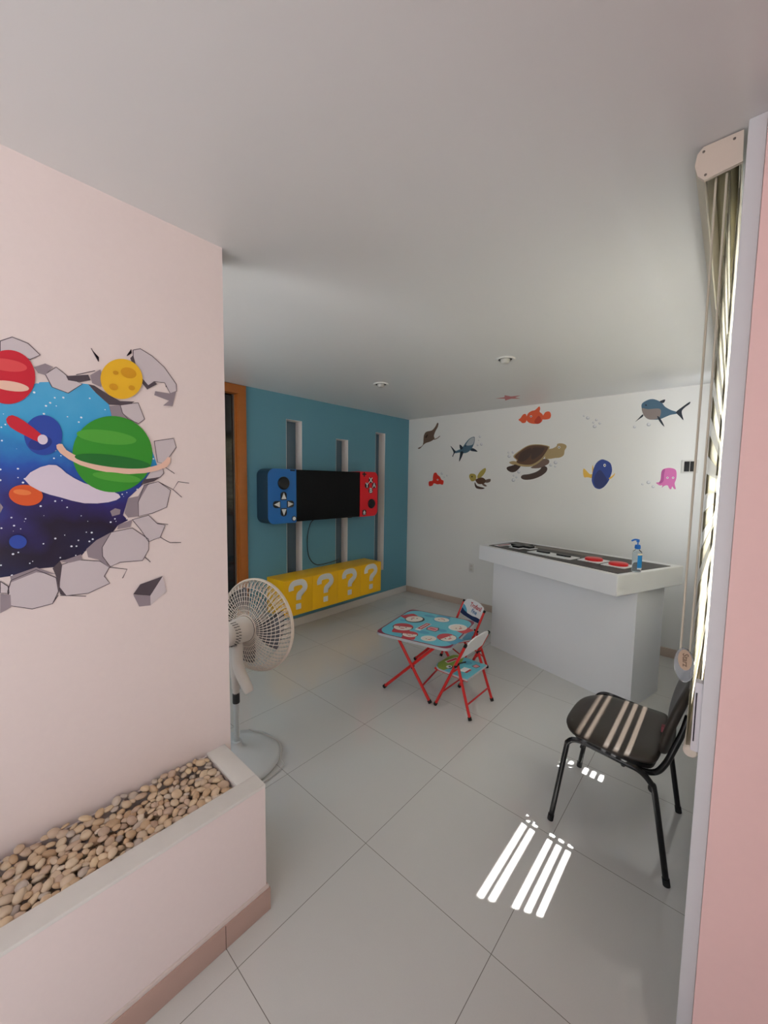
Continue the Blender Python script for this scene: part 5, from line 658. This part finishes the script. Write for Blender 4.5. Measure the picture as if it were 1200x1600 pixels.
# ------------------------------------------------------------------ pedestal fan
fan_w = mat('ivory_fan_plastic', (222, 214, 206), .4); fan_wire = mat('ivory_fan_grille', (224, 210, 196), .45); fan_grey = mat('pale_grey_fan_base', (206, 210, 212), .4); smoke = mat('smoky_fan_blade', (110, 108, 112), .2, alpha=.75)
FX, FY = 1.483, -3.402
fan = thing('pedestal_fan', 'off-white pedestal fan standing behind the planter end', 'fan', (FX, FY, 0))
MB().lathe([(0, 0), (.228, 0), (.238, .008), (.238, .02), (.225, .034), (.15, .055), (.06, .07), (.03, .09), (.026, .12), (0, .12)], fan_grey, 48).build('base', None, fan, smooth=50)
MB().tube([(0, 0, .11), (0, 0, .37)], .0155, fan_grey, 16).build('pole', None, fan)
MB().lathe([(0, .345), (.019, .345), (.02, .35), (.019, .405), (.015, .41), (0, .41)], mat('dark_grey_collar', (50, 50, 52), .5), 20).build('collar', None, fan, smooth=50)
ang = math.radians(107); AX = Vector((math.cos(ang), math.sin(ang), -.07)).normalized()
RT = AX.cross(Vector((0, 0, 1))).normalized(); UPV = RT.cross(AX)
HZ = .755
HM = Matrix((RT, UPV, AX)).transposed().to_4x4(); HM.translation = Vector((0, 0, HZ)) + AX*.05   # local z = blowing direction
m = MB().tube([(0, 0, .40), (0, 0, .47)], .019, fan_w, 16).tube(smooth_path([Vector((0, 0, .43)), Vector((0, 0, .50)), Vector((0, 0, .58)) - RT*.004, Vector((0, 0, .67)) - RT*.008, Vector((0, 0, .72))], 5), [.022, .023, .024, .025, .026, .027, .028, .028, .028, .028, .028, .028, .028, .028, .027, .027, .026, .026, .025, .025, .024][:21], fan_w, 14)
nk = m.build('neck', None, fan, smooth=60)
# curved control arm hanging from the tilt joint
pth = smooth_path([Vector((0, 0, .70)) + RT*.02, Vector((0, 0, .61)) + RT*.012, Vector((0, 0, .54)) + RT*.03, Vector((0, 0, .475)) + RT*.07, Vector((0, 0, .43)) + RT*.10], 5)
MB().tube(pth, [.025, .028, .03, .03, .03, .031, .031, .031, .031, .031, .031, .03, .03, .03, .03, .029, .029, .028, .028, .027, .024][:len(pth)], fan_w, 12).build('control_arm', None, fan, smooth=60)
MB().lathe([(0, -.034), (.026, -.034), (.026, .034), (0, .034)], mat('grey_tilt_joint', (170, 164, 160), .5), 20, Matrix.Translation((0, 0, .70)) @ Matrix((AX, UPV, -RT)).transposed().to_4x4()).build('tilt_joint', None, fan, smooth=40)
m = MB().lathe([(0, -.135), (.045, -.132), (.062, -.115), (.068, -.07), (.07, .0), (.072, .02), (0, .02)], fan_w, 28, HM)
mo = m.build('motor_housing', None, fan, smooth=50)
m = MB()
for k in range(26):
    a = k*2*PI/26
    if k % 13 == 6: continue
    for z in (-.105, -.085): m.tube([HM @ Vector((.0665*math.cos(a)-.004*math.sin(a), .0665*math.sin(a)+.004*math.cos(a), z)), HM @ Vector((.069*math.cos(a), .069*math.sin(a), z+.014))], .0022, None, 5)
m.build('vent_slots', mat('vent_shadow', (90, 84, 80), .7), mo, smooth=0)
RG = .268
def dome(r, z0, depth):   # height of the basket at radius r
    return z0 + depth*(1-math.sqrt(max(0, 1-((r-.075)/(RG-.075))**2)))
gm_ = MB()
prof = [.075+(RG-.075)*j/9 for j in range(10)]
NS = 60
for k in range(NS):
    a0 = k*2*PI/NS; pts = []
    for j, r in enumerate(prof):
        a = a0 + .28*((r-.075)/(RG-.075))
        pts.append(HM @ Vector((r*math.cos(a), r*math.sin(a), dome(r, .025, .085))))
    gm_.tube(pts, .0024, fan_wire, 5, caps=False)
for k in range(NS*2):
    a0 = (k+.5)*PI/NS; pts = []
    for j in range(5):
        r = RG*(.86+.14*j/4); a = a0 + .28*((r-.075)/(RG-.075)); pts.append(HM @ Vector((r*math.cos(a), r*math.sin(a), dome(r, .025, .085))))
    gm_.tube(pts, .0017, fan_wire, 4, caps=False)
for r, w in ((.076, .004), (.105, .0016), (.13, .0016), (.155, .0016), (.18, .0016), (.203, .0016), (.227, .0026), (RG, .006)):
    gm_.tube([HM @ Vector((r*math.cos(2*PI*j/56), r*math.sin(2*PI*j/56), dome(r, .025, .085))) for j in range(56)], w, fan_wire, 6, closed=True)
gm_.build('rear_grille', None, fan, smooth=60)
gf = MB()
for k in range(48):
    a = k*2*PI/48; gf.tube([HM @ Vector((r*math.cos(a+.3*(1-r/RG)), r*math.sin(a+.3*(1-r/RG)), .185-.07*(r/RG)**3)) for r in (.045, .1, .16, .22, .25, RG)], .0017, fan_wire, 4, caps=False)
for r in (.1, .15, .2): gf.tube([HM @ Vector((r*math.cos(2*PI*j/48), r*math.sin(2*PI*j/48), .185-.07*(r/RG)**3)) for j in range(48)], .0016, fan_wire, 5, closed=True)
gf.tube([HM @ Vector((RG*math.cos(2*PI*j/56), RG*math.sin(2*PI*j/56), .117)) for j in range(56)], .008, fan_wire, 8, closed=True)
gf.lathe([(0, .188), (.045, .188), (.05, .182), (.05, .178), (0, .178)], fan_wire, 24, HM)
gf.build('front_grille', None, fan, smooth=60)
hubm = MB().lathe([(0, .03), (.035, .03), (.035, .12), (.02, .13), (0, .13)], smoke, 20, HM); hub = hubm.build('blade_hub', None, fan, smooth=50)
for k in range(3):
    m = MB(); a0 = k*2*PI/3; G = []
    for i in range(9):
        r = .03+.2*i/8; row = []
        for j in range(7):
            t = j/6-.5; w = (1.1-.35*abs(r-.15)/.15)*min(1, .35+r/.1); a = a0+t*w+.5*(r-.1)
            row.append(m.bm.verts.new(HM @ Vector((r*math.cos(a), r*math.sin(a), .08+t*.06))))
        G.append(row)
    for i in range(8):
        for j in range(6): m.bm.faces.new((G[i][j], G[i][j+1], G[i+1][j+1], G[i+1][j]))
    bl = m.build('blade', smoke, fan, smooth=80); md = bl.modifiers.new('thick', 'SOLIDIFY'); md.thickness = .003
cdp = smooth_path([(-.12, .14, .062), (.0, .2, .05), (.1, .225, .03), (.19, .165, .022), (.235, .155, .012), (.25, .10, .008), (.27, -.02, .006), (.29, -.1, .006), (.27, -.17, .006), (.2, -.215, .006), (.13, -.24, .006)], 6)
MB().tube(cdp, .0035, mat('pale_cord', (190, 186, 182), .5), 8).build('cord', None, fan)

# ------------------------------------------------------------------ roller blind with alternating bands
bl = thing('roller_blind', 'cream banded roller blind hanging in front of the right window', 'blind', (3.42, -3.05, 2.49))
BX, BY = 3.42, -3.05
cream = mat('cream_blind_plastic', (222, 208, 194), .45); cream2 = mat('cream_valance', (206, 198, 180), .5)
prof = [(3.384, 2.487), (3.462, 2.487), (3.464, 2.412), (3.39, 2.402), (3.376, 2.418), (3.368, 2.447), (3.372, 2.474)]
YF = frame((0, 0, -2.49), (1, 0, 0), (0, 0, 1))      # (x-BX, z) drawn in the XZ plane, depth along -y
def yprism(m, P, y0, y1, mm):   # world y0<y1
    return m.prism([(x-BX, z) for x, z in P], -(y1-BY), -(y0-BY), mm, YF)
m = yprism(MB(), prof, -3.062, -3.052, cream)
for x, z in ((3.385, 2.474), (3.445, 2.474), (3.392, 2.414)): m.lathe([(0, .0025), (.003, .0015), (.003, 0), (0, 0)], mat('screw_grey', (120, 112, 104), .4, metal=.6), 10, Matrix.Translation((x-BX, -3.062-BY, z-2.49)) @ Matrix.Rotation(PI/2, 4, 'X'))
m.build('end_cap', None, bl, smooth=30)
yprism(MB(), prof, -.445, -.435, cream).build('end_cap', None, bl, smooth=30)
m = MB(); yprism(m, [(3.384, 2.487), (3.462, 2.487), (3.462, 2.483), (3.386, 2.483)], -3.052, -.445, cream2)
yprism(m, [(3.384, 2.487), (3.372, 2.474), (3.368, 2.447), (3.376, 2.418), (3.39, 2.402), (3.393, 2.404), (3.38, 2.42), (3.372, 2.447), (3.376, 2.472), (3.386, 2.483)], -3.052, -.445, cream2)
m.build('valance', None, bl, smooth=50)
m = MB().tube([(3.432-BX, -3.045-BY, 2.448-2.49), (3.432-BX, -.45-BY, 2.448-2.49)], .024, mat('rolled_cloth', (150, 142, 112), .8), 20); m.build('cloth_roll', None, bl)
def cloth_mat(name, rgb, transp, transl):
    mm = bpy.data.materials.new(name); mm.use_nodes = True; nt = mm.node_tree; nt.nodes.clear(); N = nt.nodes.new; L = nt.links.new
    o_ = N('ShaderNodeOutputMaterial'); d = N('ShaderNodeBsdfDiffuse'); t = N('ShaderNodeBsdfTranslucent'); tr_ = N('ShaderNodeBsdfTransparent'); m1 = N('ShaderNodeMixShader'); m2 = N('ShaderNodeMixShader')
    d.inputs[0].default_value = t.inputs[0].default_value = (*lin(rgb), 1); m1.inputs[0].default_value = transl; m2.inputs[0].default_value = transp
    L(d.outputs[0], m1.inputs[1]); L(t.outputs[0], m1.inputs[2]); L(m1.outputs[0], m2.inputs[1]); L(tr_.outputs[0], m2.inputs[2]); L(m2.outputs[0], o_.inputs[0]); return mm
opaque = cloth_mat('banded_cloth_solid', (206, 200, 182), 0, .48); sheer = cloth_mat('banded_cloth_sheer', (236, 234, 226), .8, .5)
def layer(x, off, name):
    m = MB(); z = 2.43; P = .1056; hh = .025; t = .0006
    cs = [1.514+off-P*k for k in range(-9, 8)]; cs = [c for c in cs if c > .96]
    edges = [2.435]
    for c in cs:
        if c+hh < 2.43: edges += [c+hh, c-hh]
    edges.append(.835)
    for k in range(len(edges)-1):
        a, b = edges[k], edges[k+1]
        if a-b < 1e-4: continue
        m.box((x-t-BX, -3.022-BY, b-2.49), (x+t-BX, -.47-BY, a-2.49), sheer if k % 2 else opaque)
    return m.build(name, None, bl, smooth=0, norm=False)
layer(3.440, .04, 'room_side_cloth'); layer(3.460, .094, 'window_side_cloth')
MB().lathe([(0, -.004), (.014, -.004), (.0175, 0), (.0175, 2.56), (.014, 2.564), (0, 2.564)], cream, 20, Matrix.Translation((3.452-BX, -3.028-BY, .835-2.49)) @ Matrix.Rotation(-PI/2, 4, 'X')).build('bottom_bar', None, bl, smooth=40)
m = MB()
for x in (3.413, 3.4345): m.tube(smooth_path([(x-BX, -3.036-BY, 2.412-2.49), (x-BX+.002, -3.037-BY, 1.9-2.49), (x-BX, -3.036-BY, 1.13-2.49)], 6), .0028, cream2, 8)
m.build('pull_cord', None, bl)
M = frame((3.4235-BX, -3.036-BY, 1.092-2.49), (1, 0, .02), (-.05, 0, 1))
w_ = MB().prism(ell2(0, -.004, .023, .05, 0, 28), -.004, .004, mat('clear_weight_plastic', (220, 224, 232), .06, trans=.8, ior=1.45), M).build('cord_weight', None, bl, smooth=40)
m = MB().prism(ell2(.002, .012, .016, .03, 0, 24), .0042, .005, mat('tan_paper_tag', (196, 170, 146), .6), M); m.text('Starz', .019, M @ Matrix.Translation((.003, .012, .0056)) @ Matrix.Rotation(-PI/2, 4, 'Z'), mat('tag_lettering', (128, 106, 88), .6), .0003); m.build('paper_tag', None, w_, smooth=0)

# ------------------------------------------------------------------ ceiling spots, switch, socket
def spot(x, y, label):
    s_ = thing('ceiling_spotlight', label, 'ceiling light', (x, y, H), 0, 'ceiling spotlights')
    MB().lathe([(.05, 0), (.068, 0), (.069, -.004), (.062, -.009), (.05, -.007), (.05, 0)], mat('white_spot_ring', (222, 222, 220), .4), 32).build('ring', None, s_, smooth=40)
    MB().lathe([(0, -.002), (.051, -.002), (.051, -.0005), (0, -.0005)], mat('spot_recess', (48, 48, 48), .7), 28).build('recess', None, s_, smooth=0)
    MB().lathe([(0, -.03), (.022, -.03), (.027, -.027), (.034, -.012), (.034, -.003), (0, -.003)], mat('spot_lamp_off', (196, 196, 192), .35), 28).build('lamp', None, s_, smooth=40)
spot(2.232, -1.73, 'round recessed ceiling spotlight nearer to the blind'); spot(1.055, -1.76, 'round recessed ceiling spotlight nearer to the teal wall')
sw = thing('light_switch', 'white wall switch with two black rockers near the octopus sticker', 'switch', (3.205, 0, 1.777))
MB().box((-.06, -.007, -.058), (.06, 0, .058), mat('white_switch_plate', (216, 214, 210), .4), bev=.003).build('plate', None, sw, smooth=30)
for s_ in (-.021, .021): MB().box((s_-.019, -.012, -.045), (s_+.019, -.006, .045), black, bev=.003).build('rocker', None, sw, smooth=30)
so_ = thing('wall_socket', 'small white wall socket low on the back wall beside the counter', 'socket', (1.069, 0, .517))
MB().box((-.036, -.006, -.057), (.036, 0, .057), mat('white_switch_plate', (216, 214, 210), .4), bev=.003).build('plate', None, so_, smooth=30)
for z in (-.022, .022):
    MB().box((-.017, -.009, z-.015), (.017, -.005, z+.015), mat('socket_insert', (206, 200, 192), .4), bev=.002).build('socket_insert', None, so_, smooth=30)
